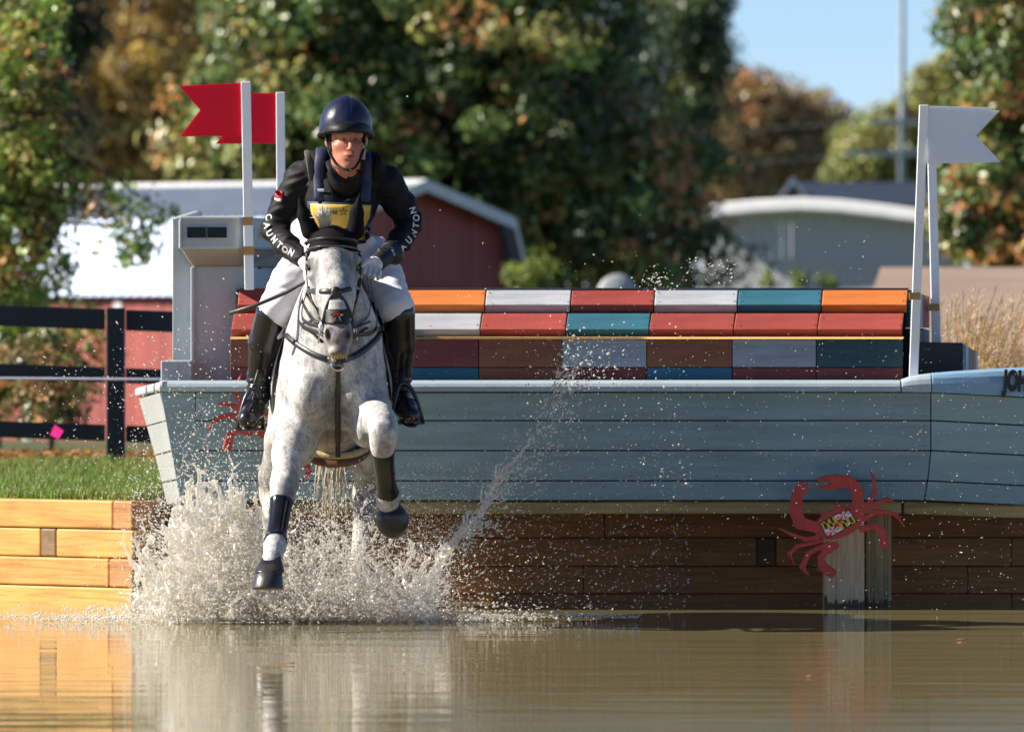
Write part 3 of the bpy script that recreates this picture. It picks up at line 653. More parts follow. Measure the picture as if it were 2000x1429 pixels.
rk = [(-2.10, 1.76), (-1.74, 2.72), (0, 3.17), (1.74, 2.72), (2.10, 1.76)]
for a, b_ in zip(rk, rk[1:]):
    q = [BP(-.28, a[0], a[1] - .13), BP(-.28, b_[0], b_[1] - .13), BP(-.28, b_[0], b_[1] + .01), BP(-.28, a[0], a[1] + .01)]
    MB().prism(q[::-1], -G * .04).build('rake_trim', WTRIM, barn)
DTR = pm('barn_door_trim', (.22, .035, .035), .6, .1)
for a, b_, c_, d_ in ((-1.1, -1.0, -.3, 1.9), (1.0, 1.1, -.3, 1.9), (-1.0, 1.0, 1.8, 1.9), (-.05, .05, -.3, 1.8)):
    q = [BP(-.02, a, c_), BP(-.02, a, d_), BP(-.02, b_, d_), BP(-.02, b_, c_)]; MB().prism(q, -G * .02).build('door_trim', DTR, barn)
for s in (.05, 2.9, 4.4, 5.4): # white corner and door boards on the long side
    q = [BP(s + .12, 2.03, -.3), BP(s, 2.03, -.3), BP(s, 2.03, 1.7), BP(s + .12, 2.03, 1.7)]; MB().prism(q, -Lq * .02).build('corner_trim', WTRIM, barn)
# ---- pale low building
GW = pm('pale_grey_siding', (.40, .42, .44), .6, .06, 3, .1); ROOFW = pm('white_roof_edge', (.85, .85, .87), .5, .08)
bl = thing('building', P(1570, 812, 130), 'low pale grey building with a bowed white roof edge behind the containers', 'building')
YB = 130; rot = R(-15)
def WB(px, py, dy=0):
    p = P(px, py, YB); x0 = P(1570, 0, YB).x; dx = p.x - x0; return Vector((x0 + dx * math.cos(rot), YB - dx * math.sin(rot) * -1 + dy, p.z))
edge = [(1352, 406), (1400, 397), (1470, 391), (1560, 387), (1640, 391), (1720, 400), (1800, 411), (1900, 426)]
nS = 27
for i in range(nS):
    a = 1372 + (1890 - 1372) * i / nS; b_ = 1372 + (1890 - 1372) * (i + 1) / nS
    ty = lambda px: float(np.interp(px, [e[0] for e in edge], [e[1] for e in edge])) + 14
    f = [WB(a + .6, 820), WB(b_ - .6, 820), WB(b_ - .6, ty(b_)), WB(a + .6, ty(a))]; MB().prism(f, (0, .04 + .01 * (i % 2), 0)).build('siding_board', GW, bl)
top = [WB(x, y, -.5) for x, y in edge]; bot = [p - Vector((0, 0, .2)) for p in top]; bk = Vector((0, 7, -.1)); n = len(edge)
MB().add(top + bot + [p + bk for p in top] + [p + bk for p in bot], [(i, n+i, n+i+1, i+1) for i in range(n-1)] + [(i, i+1, 2*n+i+1, 2*n+i) for i in range(n-1)] + [(n+i, 3*n+i, 3*n+i+1, n+i+1) for i in range(n-1)] + [(0, 2*n, 3*n, n), (n-1, 2*n-1, 4*n-1, 3*n-1)]).build('roof', ROOFW, bl, bevel=.03)
MB().box(WB(1380, 0).x, WB(1880, 0).x, 133, 136, -.3, 2.5).build('rear_wall', GW, bl)
hs = thing('house', P(1640, 780, 150), 'dark-roofed house with a small white gable behind the pale building', 'house')
DRF = pm('dark_slate_roof', (.025, .035, .055), .5, .2, 8)
MB().hexa([P(1545, 400, 150), P(1850, 400, 150), P(1830, 356, 152), P(1550, 356, 152), P(1545, 400, 156), P(1850, 400, 156), P(1830, 356, 152.2), P(1550, 356, 152.2)]).build('roof', DRF, hs)
MB().box(P(1550, 0, 150.3).x, P(1840, 0, 150.3).x, 150.3, 155.5, -.2, P(0, 400, 150.3).z).build('wall', GW, hs)
MB().prism([P(1513, 394, 149.6), P(1522, 394, 149.6), P(1549, 358, 149.6), P(1576, 394, 149.6), P(1585, 394, 149.6), P(1549, 345, 149.6)], (0, .1, 0)).build('gable_trim', WTRIM, hs)
MB().prism([P(1520, 396, 149.65), P(1578, 396, 149.65), P(1549, 354, 149.65)], (0, 3, 0)).build('gable', pm('gable_brown', (.12, .07, .05), .7), hs)
# ---- low tan-roofed shed
sh = thing('shed', P(1850, 700, 75), 'low shed roof of tan weathered shingle courses behind the ornamental grass', 'shed')
SHG = pm('tan_weathered_shingle', (.27, .20, .16), .8, .15, 3, .3, 25, stretch=(.3, 1, 1), rnd=.07)
for i in range(9):
    t0, t1 = i / 9, (i + 1) / 9; y0, y1 = 688 - (688-523) * t0, 688 - (688-523) * t1; Y0, Y1 = 75 + 2.2 * t0, 75 + 2.2 * t1
    l0, l1 = 1660 + 60 * t0, 1660 + 60 * t1
    q = [P(l0, y0 + .6, Y0 - .02), P(2250, y0 + .6, Y0 - .02), P(2250, y1 - 1.2, Y1), P(l1, y1 - 1.2, Y1)]; MB().hexa(q + [p + Vector((0, .03, -.012)) for p in q]).build('shingle_course', SHG, sh)
MB().box(P(1660, 0, 75).x, P(2250, 0, 75).x, 74.9, 74.96, P(0, 703, 75).z, P(0, 689, 75).z).build('fascia', WTRIM, sh)
MB().box(P(1670, 0, 75).x, P(2250, 0, 75).x, 75.1, 77.1, gz(4, 75) - .1, P(0, 690, 75).z).build('wall', pm('shed_wall', (.2, .17, .14), .7), sh)
# ---- round grey tank end
tk = thing('tank', P(1207, 760, 92), 'round grey tank end showing just above the container stack', 'tank')
c = P(1207, 574, 92); pts = [Vector((c.x, 92 + a, c.z)) for a in (0, .02, 1.2, 1.22)]
MB().tube(pts, [.2, .225, .225, .2], 24).build('shell', pm('grey_tank', (.34, .37, .4), .5, .1), tk, True)
MB().box(c.x - .15, c.x + .15, 92.2, 93, gz(c.x, 92) - .05, c.z - .15).build('stand', GW, tk)
# ---- utility pole
up = thing('utility_pole', P(1762, 760, 185), 'tall utility pole with crossarms against the sky', 'utility pole')
PM = pm('pole_grey_wood', (.20, .24, .27), .7, .2); c = P(1762, 0, 185)
MB().tube([(c.x, 185, -.3), (c.x, 185, c.z + 1.5)], [.1, .06], 10).build('mast', PM, up, True)
for py, w_, sh_ in ((238, .55, -.2), (299, .95, -.35)):
    z = P(0, py, 185).z; MB().box(c.x - w_ + sh_, c.x + w_ + sh_, 184.8, 184.95, z - .06, z + .06).build('crossarm', GW, up)
for py, dz in ((240, .5), (300, .7)):
    z = P(0, py, 185).z; a = [Vector((c.x - 30 * t_, 185 + 10 * t_, z + .08 - dz * 4 * t_ * (1 - t_))) for t_ in np.linspace(0, 1, 14)]; MB().tube(a, .005, 4).build('wire', PM, up)
    a = [Vector((c.x + 30 * t_, 185 - 10 * t_, z + .08 + 1.2 * t_ - dz * 4 * t_ * (1 - t_))) for t_ in np.linspace(0, 1, 14)]; MB().tube(a, .005, 4).build('wire', PM, up)
# ---- trees
LEAF = vcol('leaves', .34, .5, .30); BARK = pm('bark', (.09, .065, .045), .9, .3, 6, .6, 20, stretch=(1, 1, .25))
def leaf_mesh(C, size, cols, up=.25, rng=np.random, out=None):
    n = len(C); nrm = rng.normal(size=(n, 3)) * (.55 if out is not None else 1); nrm[:, 2] += up
    if out is not None: nrm += out
    nrm /= np.linalg.norm(nrm, axis=1)[:, None]
    a = rng.normal(size=(n, 3)); u = np.cross(nrm, a); u /= np.linalg.norm(u, axis=1)[:, None]; v = np.cross(nrm, u)
    s = (size * rng.uniform(.6, 1.3, n))[:, None]
    q = np.stack([C - u * s * .5, C + v * s * .3 - u * s * .02 + nrm * s * .06, C + u * s * .5, C - v * s * .3 - u * s * .02 + nrm * s * .06], 1)
    return q.reshape(-1, 3), np.arange(4 * n).reshape(n, 4), np.repeat(cols, 4, 0)
def tree(label, base, blobs, palette, leaf, seed, trunk_r=.18, cat='tree', group='trees behind the pond', name='broadleaf_tree', per=60, clump=.5, limbs=8, hollow=.35):
    """blobs: (px, py, Y, rx, ry, rz, clumps); palette: (weight, colour)"""
    rng = np.random.RandomState(seed); t = thing(name, base, label, cat, group); Cs = []; Ks = []; Os = []; wts = np.array([p[0] for p in palette], float); wts /= wts.sum(); pal = np.array([p[1] for p in palette]); cc = []
    for px, py, Y, rx, ry, rz, nc in blobs:
        c0 = np.array(P(px, py, Y)); d = rng.normal(size=(nc, 3)); d /= np.linalg.norm(d, axis=1)[:, None]; rad = hollow + (1 - hollow) * rng.uniform(0, 1, nc) ** .6
        cl = c0 + d * np.array([rx, ry, rz]) * (rad * (1 + .12 * np.sin(d[:, 0] * 7 + seed) * np.cos(d[:, 2] * 6)))[:, None]
        k = rng.choice(len(pal), nc, p=wts); sz = clump * rng.uniform(.55, 1.25, nc)
        m = rng.poisson(per, nc) + 4; ii = np.repeat(np.arange(nc), m); off = rng.normal(size=(len(ii), 3)); off *= (rng.uniform(.15, 1, len(ii)) ** .5 / np.linalg.norm(off, axis=1))[:, None]; off *= np.array([.85, .85, .6]); Os.append(off / np.maximum(np.linalg.norm(off, axis=1)[:, None], .05) + d[ii] * .4)
        Cs.append(cl[ii] + off * sz[ii][:, None]); tint = rng.uniform(.6, 1.5, nc) * 1.2
        kk = np.where(rng.uniform(size=len(ii)) < .15, rng.choice(len(pal), len(ii), p=wts), k[ii]); Ks.append(pal[kk] * (tint[ii] * rng.uniform(.65, 1.35, len(ii)))[:, None])
        cc.append(cl[rng.choice(nc, min(nc, limbs))])
    C = np.vstack(Cs); keep = C[:, 2] > base[2] + .15; C = C[keep]; K = np.vstack(Ks)[keep]
    V, Fc, cl = leaf_mesh(C, leaf, K, rng=rng, out=np.vstack(Os)[keep]); obj('crown', V, Fc, LEAF, t, cols=cl)
    mid = Vector(P(*blobs[0][:3])); top = Vector((mid.x, mid.y, mid.z + blobs[0][5] * .5)); b0 = Vector(base); mb = MB()
    pts = spline([b0 - Vector((0, 0, .3)), b0 + Vector((.05, 0, (mid.z - b0.z) * .4)), mid + Vector((.1, 0, -.2)), top], 10); mb.tube(pts, list(np.linspace(trunk_r, trunk_r * .25, 11)), 10)
    for arr in cc:
        for p in arr:
            p = Vector(p); k = random.randint(3, 7); s0 = Vector(pts[k]); m_ = (s0 + p) / 2 + Vector((random.uniform(-.2, .2), 0, .25)); mb.tube(spline([s0, m_, p], 5), list(np.linspace(trunk_r * .35, trunk_r * .05, 6)), 6)
    mb.build('trunk', BARK, t, True); return t
GRN, DGRN, ORG, YEL, BRN, YGR = (.095, .15, .040), (.035, .065, .018), (.46, .22, .08), (.42, .30, .07), (.27, .18, .08), (.24, .24, .07)
gp = lambda px, Y: Vector((P(px, 0, Y).x, Y, gz(P(px, 0, Y).x, Y)))
tree('huge dark green tree with scattered orange leaf clumps rising behind the barn', gp(860, 114), [(870, 130, 114, 3.25, 3.2, 4.7, 680), (870, 130, 114.6, 2.7, 2.4, 4.0, 330), (880, 300, 114, 2.8, 2.0, 2.2, 260), (1225, 430, 113, 1.45, 1.6, 1.4, 90), (500, 290, 113, 1.35, 1.3, 1.25, 80), (560, 60, 113, 1.2, 1.3, 1.8, 70)], [(54, GRN), (24, DGRN), (10, ORG), (12, YGR)], .14, 11, .35, per=95, clump=.62, limbs=16, hollow=.5)
tree('sunlit green and orange tree at the right edge beside the white flags', gp(2010, 95), [(2030, 230, 95, 1.15, 1.2, 2.6, 330), (1985, 60, 95, .75, .9, 1.6, 120), (1930, 420, 95, .62, .7, .75, 90)], [(45, GRN), (20, YGR), (20, ORG), (15, DGRN)], .115, 12, .2, per=60, clump=.42)
tree('leafy green tree at the left edge with twigs hanging over the barn roof', gp(-20, 72), [(0, 200, 72, .72, .8, 1.25, 190), (0, 640, 72, .52, .6, .85, 90), (10, 480, 72, .62, .6, .6, 50), (200, 450, 71.5, .7, .4, .5, 16), (110, 330, 72, .4, .5, .6, 34), (120, 700, 73, .4, .4, .5, 26)], [(52, (.19, .27, .045)), (8, DGRN), (26, (.34, .32, .09)), (14, ORG)], .075, 13, .1, per=46, clump=.28, limbs=5)
tree('tall golden-brown autumn tree far behind the barn at left', gp(250, 175), [(250, 120, 175, 2.2, 2, 3.6, 420), (390, 60, 176, 1.6, 1.6, 3.2, 240), (120, 230, 174, 1.4, 1.4, 2.0, 160)], [(40, (.46, .32, .11)), (22, BRN), (28, YEL), (10, YGR)], .17, 14, .3, per=48, clump=.6)
tree('dark evergreen tree in the top left corner', gp(95, 150), [(100, 30, 150, 1.0, 1.0, 1.5, 160), (60, 230, 150, 1.0, 1, 1.6, 120)], [(70, (.02, .035, .012)), (30, DGRN)], .11, 15, .2, per=60, clump=.5)
tree('tall blue-green tree rising behind the right side of the huge tree', gp(1330, 160), [(1330, 120, 160, 1.1, 1.1, 2.6, 240), (1360, 20, 160, .7, .8, 1.2, 90)], [(60, (.05, .075, .03)), (25, DGRN), (15, YGR)], .13, 16, .25, per=50, clump=.5)
tree('broad russet-brown autumn tree in the distance above the pale building', gp(1480, 210), [(1450, 270, 210, 2.0, 1.8, 2.0, 330), (1560, 280, 212, 1.5, 1.3, 1.35, 220), (1390, 350, 208, 1.4, 1.3, 1.6, 150)], [(50, BRN), (25, (.24, .19, .09)), (15, ORG), (10, YGR)], .17, 17, .3, per=48, clump=.6)
tree('yellow-green tree in the distance beside the utility pole', gp(1740, 200), [(1745, 300, 200, 1.4, 1.4, 1.3, 260), (1840, 240, 202, 1.0, 1.2, 1.7, 220), (1690, 330, 198, .8, .8, 1.0, 110)], [(45, (.26, .24, .06)), (30, YGR), (25, GRN)], .16, 18, .25, per=50, clump=.55)
tree('dark green tree in the distance left of the yellow-green one', gp(1640, 225), [(1630, 330, 225, 2.0, 1.5, 1.4, 260), (1420, 380, 225, 1.8, 1.5, 1.0, 130)], [(60, DGRN), (25, GRN), (15, BRN)], .17, 19, .25, per=50, clump=.6)
tree('olive autumn tree filling the gap above the barn roof', gp(330, 215), [(330, 300, 215, 2.8, 2, 2.2, 320), (150, 330, 214, 2.2, 2, 1.8, 220), (30, 280, 214, 2.0, 2, 2.6, 220)], [(35, (.24, .18, .08)), (35, BRN), (20, YGR), (10, DGRN)], .19, 20, .3, per=48, clump=.7)
tree('brown autumn tree at the far left beyond the frame edge tree', gp(-330, 235), [(-300, 240, 235, 3.0, 2, 3.4, 360)], [(40, (.30, .21, .09)), (30, BRN), (30, YGR)], .2, 51, .3, per=48, clump=.75)
tree('dull green tree farthest left in the distant tree line', gp(-760, 250), [(-740, 280, 250, 3.6, 2, 3.4, 360)], [(60, GRN), (25, DGRN), (15, BRN)], .22, 52, .3, per=48, clump=.8)
tree('green tree farthest right in the distant tree line', gp(2350, 230), [(2330, 260, 230, 3.2, 2, 3.2, 360)], [(55, GRN), (25, DGRN), (20, YGR)], .2, 53, .3, per=48, clump=.75)
def shrub(label, px, py, Y, r, n, pal, leaf, seed, cl_=(40, .22)): return tree(label, gp(px, Y), [(px, py, Y, r, r, r * 1.3, n)], pal, leaf, seed, .03, 'shrub', 'shrubs', 'shrub', per=cl_[0], clump=cl_[1], limbs=4, hollow=.1)
shrub('bright yellow-green shrub at the right corner of the barn', 1035, 545, 98, .32, 40, [(60, (.16, .2, .03)), (40, GRN)], .07, 31)
shrub('light green sapling in front of the pale building, left of three', 1500, 548, 118, .13, 9, [(70, (.26, .34, .06)), (30, GRN)], .07, 32, (20, .11))
shrub('light green sapling in front of the pale building, middle of three', 1560, 542, 118, .15, 9, [(70, (.2, .28, .06)), (30, GRN)], .07, 33, (20, .11))
shrub('light green sapling in front of the pale building, right of three', 1620, 548, 118, .14, 9, [(70, (.2, .28, .06)), (30, GRN)], .07, 34, (20, .11))
shrub('low weedy shrub with orange leaves behind the fence at left', 90, 770, 62, .42, 70, [(50, (.10, .12, .03)), (30, BRN), (20, ORG)], .06, 35)
# ---- ornamental grass behind the bow
ST = vcol('dry_grass', .7, .2, .3)
def reed_clump(label, px, Y, n, hmin, hmax, spread, seed):
    rng = np.random.RandomState(seed); V = []; Fc = []; K = []; b0 = gp(px, Y); t = thing('ornamental_grass', b0, label, 'grass clump', 'ornamental grasses behind the bow')
    def ribbon(pts, w, col):
        k0 = len(V)
        for i, p in enumerate(pts):
            ww = w * (1 - .7 * i / len(pts)); V.extend([p + np.array([-ww, 0, 0]), p + np.array([ww, 0, 0])]); K.extend([col(i / (len(pts)-1))] * 2)
        Fc.extend([(k0+2*i, k0+2*i+1, k0+2*i+3, k0+2*i+2) for i in range(len(pts)-1)])
    Vp = V
    for _ in range(n):
        h = rng.uniform(hmin, hmax); lean = rng.uniform(-.05, .28) * h; ly = rng.uniform(-.15, .15) * h; b = np.array([b0.x + rng.normal() * spread, Y + rng.normal() * spread, b0.z])
        pts = [b + np.array([lean * t_ ** 1.7, ly * t_ ** 1.6, h * t_]) for t_ in np.linspace(0, 1, 6)]; tone = rng.uniform(.75, 1.25)
        ribbon(pts, .0035, lambda t_: np.array([.26 + .44 * t_, .24 + .22 * t_, .05 + .12 * t_]) * tone)
        for k in range(14):   # seed head
            p = pts[5] + (pts[4] - pts[5]) * rng.uniform(0, 1.3) ; e = p + np.array([rng.normal() * .02 + .012, rng.normal() * .02, rng.uniform(.01, .04)])
            ribbon([p, e], .0028, lambda t_: np.array([.80, .58, .36]) * tone)
    for _ in range(n):
        h = rng.uniform(.2, .5) * hmax; a = rng.normal() * .35; b = np.array([b0.x + rng.normal() * spread, Y + rng.normal() * spread, b0.z])
        ribbon([b + np.array([a * t_ ** 2, rng.normal() * .05 * t_, h * t_ * (1 - .25 * t_)]) for t_ in np.linspace(0, 1, 5)], .006, lambda t_: np.array([.14, .17, .03]) * rng.uniform(.7, 1.4))
    obj('stalks', np.array(V), Fc, ST, t, cols=np.array(K)); return t
reed_clump('tall dry ornamental grass clump just right of the white flag poles', 1872, 44.2, 75, .72, 1.1, .09, 41)
reed_clump('tall dry ornamental grass clump at the right edge above the bow', 1962, 44.5, 80, .66, 1.05, .12, 42)
reed_clump('shorter dry ornamental grass between the two taller clumps', 1915, 44.0, 36, .5, .85, .09, 43)
# ---- lawn on the bank
rng = np.random.RandomState(5); nb = 70000; x = rng.uniform(-4.6, -1.62, nb); yy = np.array([ystart(a) for a in x]) + .02 + rng.uniform(0, 1, nb) ** 1.4 * 8.5
h = rng.uniform(.03, .085, nb) * (1 + .4 * np.sin(x * 3) * np.sin(yy * 2)); z0 = np.array([gz(a, b) for a, b in zip(x, yy)]) - .004
ang = rng.uniform(0, 6.28, nb); ln = rng.uniform(0, .6, nb) * h; B = np.stack([x, yy, z0], 1); wv = np.stack([np.cos(ang), np.sin(ang), 0*ang], 1) * .0035; lv = np.stack([np.cos(ang + 1.6), np.sin(ang + 1.6), 0*ang], 1) * ln[:, None]
M1 = B + lv * .35; M1[:, 2] += h * .55; T = B + lv; T[:, 2] += h
V = np.stack([B - wv, B + wv, M1 + wv * .7, M1 - wv * .7, T], 1).reshape(-1, 3); i5 = np.arange(nb) * 5
Fc = [tuple(r_) for r_ in np.stack([i5, i5+1, i5+2, i5+3], 1).tolist()] + [tuple(r_) for r_ in np.stack([i5+3, i5+2, i5+4], 1).tolist()]
base = np.array([.15, .235, .04]) * rng.uniform(.55, 1.6, nb)[:, None]; dry = rng.uniform(size=nb) < .12; base[dry] = np.array([.34, .29, .11]) * rng.uniform(.6, 1.3, dry.sum())[:, None]
o = obj('lawn_grass', V, Fc, vcol('grass_blades', .5, .4, .35), cols=np.repeat(base, 5, 0)); tag(o, 'short green lawn grass on top of the bank at left', 'grass', kind='stuff')
# fallen leaves under the fence
C = np.stack([rng.uniform(-5, -1.2, 2600), rng.uniform(47.5, 58, 2600), np.zeros(2600)], 1); C[:, 2] = [gz(a, b) + .03 for a, b in C[:, :2]]
V, Fc, K = leaf_mesh(C, .07, np.array([.34, .17, .05]) * rng.uniform(.5, 1.5, 2600)[:, None], up=2, rng=rng); o = obj('leaf_litter', V, Fc, LEAF, cols=K); tag(o, 'scattered orange fallen leaves on the ground below the fence', 'leaves', kind='stuff')
# ================================================================== HORSE
f = Field((-1.28, 36.85, -.12), (-.44, 39.75, 2.0), .0075)
KB = .06
# trunk
f.ell(P(650, 705, 38.65), (.255, .72, .36), KB); f.ell(P(650, 690, 39.2), (.24, .42, .33), .1); f.ell(P(650, 600, 38.35), (.1, .35, .12), .12)
f.ell(P(612, 745, 37.80), (.150, .22, .25), .08); f.ell(P(691, 745, 37.80), (.145, .22, .25), .08); f.ell(P(652, 700, 37.72), (.15, .2, .2), .08)
f.ell(P(606, 770, 37.63), (.098, .12, .13), .022); f.ell(P(692, 768, 37.65), (.09, .12, .125), .022); f.ell(P(582, 740, 37.80), (.085, .16, .17), .03); f.ell(P(716, 735, 37.82), (.075, .16, .16), .03)
f.ell(P(652, 840, 38.02), (.14, .3, .12), .07); f.ell(P(652, 862, 38.3), (.17, .3, .1), .08)
# neck
f.chain([P(648, 478, 37.52), P(650, 530, 37.80), P(650, 590, 38.2)], [.085, .115, .15], .09)
f.chain([P(650, 545, 37.56), P(650, 620, 37.70), P(650, 700, 37.80)], [.085, .135, .18], .09)
f.chain([P(630, 560, 37.62), P(612, 650, 37.8)], [.07, .12], .07); f.chain([P(668, 560, 37.62), P(692, 650, 37.8)], [.07, .12], .07)
# legs
def leg(pts, k=.035): f.chain([P(a, b, c) for a, b, c, _ in pts], [r for *_, r in pts], k)
leg([(588, 770, 37.84, .115), (572, 835, 37.74, .096), (563, 890, 37.58, .072), (556, 935, 37.46, .056), (554, 950, 37.42, .056), (551, 972, 37.38, .046), (548, 990, 37.35, .036), (540, 1045, 37.24, .032), (538, 1062, 37.20, .041), (536, 1072, 37.18, .040), (531, 1092, 37.13, .036), (528, 1104, 37.10, .045)])
f.ell(P(592, 850, 37.72), (.07, .1, .14), .05); f.ell(P(556, 946, 37.375), (.042, .03, .05), .02)
leg([(705, 770, 37.86, .125), (724, 803, 37.66, .088), (740, 820, 37.46, .070), (748, 830, 37.34, .060), (749, 850, 37.29, .058), (747, 872, 37.31, .048), (748, 890, 37.35, .038), (755, 955, 37.52, .034), (757, 968, 37.55, .041), (758, 980, 37.57, .042), (762, 998, 37.60, .036)])
f.ell(P(741, 812, 37.36), (.042, .04, .04), .025); f.ell(P(742, 838, 37.255), (.035, .03, .035), .02); f.ell(P(757, 842, 37.26), (.03, .03, .03), .02); f.ell(P(712, 840, 37.62), (.06, .13, .08), .04)
leg([(715, 800, 39.1, .15), (727, 860, 38.95, .11), (722, 930, 39.12, .075), (716, 965, 39.18, .062), (708, 1010, 39.02, .044), (700, 1100, 38.75, .04), (698, 1125, 38.7, .05), (696, 1180, 38.62, .045)])
leg([(585, 800, 39.1, .15), (560, 860, 38.95, .10), (538, 930, 39.12, .075), (534, 965, 39.18, .062), (532, 1010, 39.02, .044), (528, 1100, 38.75, .04), (527, 1125, 38.7, .05), (525, 1180, 38.62, .045)])
# head
f.ell(P(650, 497, 37.42), (.108, .115, .125), .04); f.chain([P(651, 505, 37.36), P(656, 575, 37.22), P(660, 640, 37.135)], [.098, .082, .058], .04)
f.ell(P(626, 548, 37.43), (.05, .11, .125), .04); f.ell(P(676, 548, 37.43), (.05, .11, .125), .04)
f.chain([P(653, 585, 37.38), P(661, 678, 37.17)], [.07, .044], .04)
f.ell(P(660, 660, 37.13), (.066, .075, .07), .03); f.ell(P(661, 686, 37.095), (.048, .045, .034), .018); f.ell(P(662, 701, 37.13), (.038, .042, .017), .004); f.ell(P(661, 694.5, 37.07), (.034, .03, .008), .004, op='sub')
for s in (-1, 1):
    f.ell(P(650 + s * 41, 507, 37.365), (.034, .045, .03), .02); f.ell(P(650.5 + s * 44.5, 523, 37.385), (.022, .03, .022), .012, op='sub'); f.ell(P(651 + s * 40, 539, 37.36), (.028, .05, .02), .02)
    f.ell(P(660 + s * 19, 650, 37.085), (.024, .03, .033), .014); f.ell(P(660 + s * 19, 652, 37.045), (.0125, .04, .030), .008, rot=Matrix.Rotation(s * .28, 3, 'Y'), op='sub')
    f.ell(P(656 + s * 19, 605, 37.30), (.03, .07, .05), .03)
hb = f.copy()
V, Fc = f.mesh(); V = smooth_mesh(V, Fc, 2); print('horse', len(V))
HB = bvh_of(V, Fc)
# coat colours: white grey, darker points, pink muzzle, yellowed wet hind legs; belly shadow and nostril dark painted in
def px_of(V): return (V[:, 0] / V[:, 1] * F + 1000), (HY - (V[:, 2] - CAMZ) / V[:, 1] * F)
px, py = px_of(V); K = np.ones((len(V), 3)) * np.array([.52, .51, .505])
def blend(mask, col):
    global K
    m = np.clip(mask, 0, 1)[:, None]; K = K * (1 - m) + np.array(col) * m
ss = lambda x, a, b: np.clip((x - a) / (b - a), 0, 1)
head = V[:, 1] < 37.62
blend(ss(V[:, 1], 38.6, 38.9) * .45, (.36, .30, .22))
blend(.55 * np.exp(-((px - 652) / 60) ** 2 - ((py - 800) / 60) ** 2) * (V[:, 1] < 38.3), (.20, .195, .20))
blend(.8 * np.exp(-((px - 652) / 45) ** 2 - ((py - 850) / 28) ** 2) * (V[:, 1] > 37.7) * (V[:, 1] < 38.6), (.22, .14, .11))  # pinkish belly, with the shadow between the legs painted in
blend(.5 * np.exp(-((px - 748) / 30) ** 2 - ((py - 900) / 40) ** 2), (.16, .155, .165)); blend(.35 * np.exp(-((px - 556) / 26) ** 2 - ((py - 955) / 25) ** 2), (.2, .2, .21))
hd = head & (py < 720) & (py > 430)
blend(hd * .62 * np.exp(-((np.abs(px - 650) - 30) / 13) ** 2 - ((py - 545) / 48) ** 2), (.13, .13, .14))
blend(hd * .75 * np.exp(-((np.abs(px - 651) - 42) / 9) ** 2 - ((py - 525) / 12) ** 2), (.10, .09, .09))
blend(hd * .6 * np.exp(-((px - 661) / 28) ** 2 - ((py - 662) / 22) ** 2), (.27, .17, .15)); blend(hd * .75 * np.exp(-((px - 672) / 14) ** 2 - ((py - 650) / 24) ** 2), (.16, .14, .15))
blend(hd * .9 * (np.exp(-((px - 641) / 6) ** 2 - ((py - 653) / 13) ** 2) + np.exp(-((px - 680) / 6.5) ** 2 - ((py - 653) / 13) ** 2)), (.02, .012, .012))  # shade inside the nostril openings painted on
blend(hd * .9 * np.exp(-((px - 660) / 22) ** 2 - ((py - 694) / 7) ** 2), (.33, .20, .08))
def coat():
    m, t, b = newmat('fleabitten_grey_coat'); a = N(t, 'ShaderNodeAttribute', attribute_name='Col')
    v = N(t, 'ShaderNodeTexVoronoi'); v.inputs['Scale'].default_value = 95; tc = N(t, 'ShaderNodeTexCoord'); nd = noise(t, 14, 3, .6)
    mv = N(t, 'ShaderNodeMapping'); mv.inputs['Scale'].default_value = (1, 1, .75); t.links.new(tc.outputs['Object'], mv.inputs[0]); t.links.new(mv.outputs[0], v.inputs['Vector'])
    sp_ = ramp(t, v.outputs['Distance'], [(.16, (1, 1, 1)), (.36, (0, 0, 0))]); pick = N(t, 'ShaderNodeMath', operation='GREATER_THAN'); pick.inputs[1].default_value = .3; t.links.new(v.outputs['Color'], pick.inputs[0])
    ml = N(t, 'ShaderNodeMath', operation='MULTIPLY'); t.links.new(sp_.outputs[0], ml.inputs[0]); t.links.new(pick.outputs[0], ml.inputs[1])
    m2 = N(t, 'ShaderNodeMath', operation='MULTIPLY'); r2 = ramp(t, nd.outputs['Fac'], [(.33, (.15,.15,.15)), (.58, (.95,.95,.95))]); t.links.new(ml.outputs[0], m2.inputs[0]); t.links.new(r2.outputs[0], m2.inputs[1])
    n2 = noise(t, 4.5, 8, .72); g = mix(t, 1.0, a.outputs['Color'], ramp(t, n2.outputs['Fac'], [(.38, (.42, .42, .45)), (.56, (1.08, 1.08, 1.06))]).outputs[0], 'MULTIPLY')
    n4 = noise(t, 45, 4, .7, (1, 1, .4)); g = mix(t, 1.0, g, ramp(t, n4.outputs['Fac'], [(.36, (.6, .6, .62)), (.56, (1.05, 1.05, 1.05))]).outputs[0], 'MULTIPLY')
    t.links.new(mix(t, m2.outputs[0], g, (.14, .12, .115)), b.inputs['Base Color']); b.inputs['Roughness'].default_value = .5; b.inputs['Specular IOR Level'].default_value = .35
    hn = noise(t, 120, 3, .6, (1, 1, .25)); bump(t, hn.outputs['Fac'], b, .35, .005); b.inputs['Sheen Weight'].default_value = .15; return m
horse = thing('horse', P(650, 1215, 38.3), 'fleabitten grey horse in black tack galloping through the water towards the camera', 'horse')
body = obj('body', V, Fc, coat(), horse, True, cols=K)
LEA = pm('black_leather', (.014, .013, .014), .38, .25, 20, .2, 120); LEAB = pm('brown_leather', (.13, .06, .03), .42, .3, 15, .2, 100)
STEEL = pm('bright_steel', (.6, .6, .62), .22, .05, metal=1); RUB = pm('black_rubber', (.016, .017, .02), .32, .25, 12, .15, 60); HOOFM = pm('dark_hoof', (.035, .03, .03), .35, .3, 15, .3, 40, stretch=(3, 3, .5))
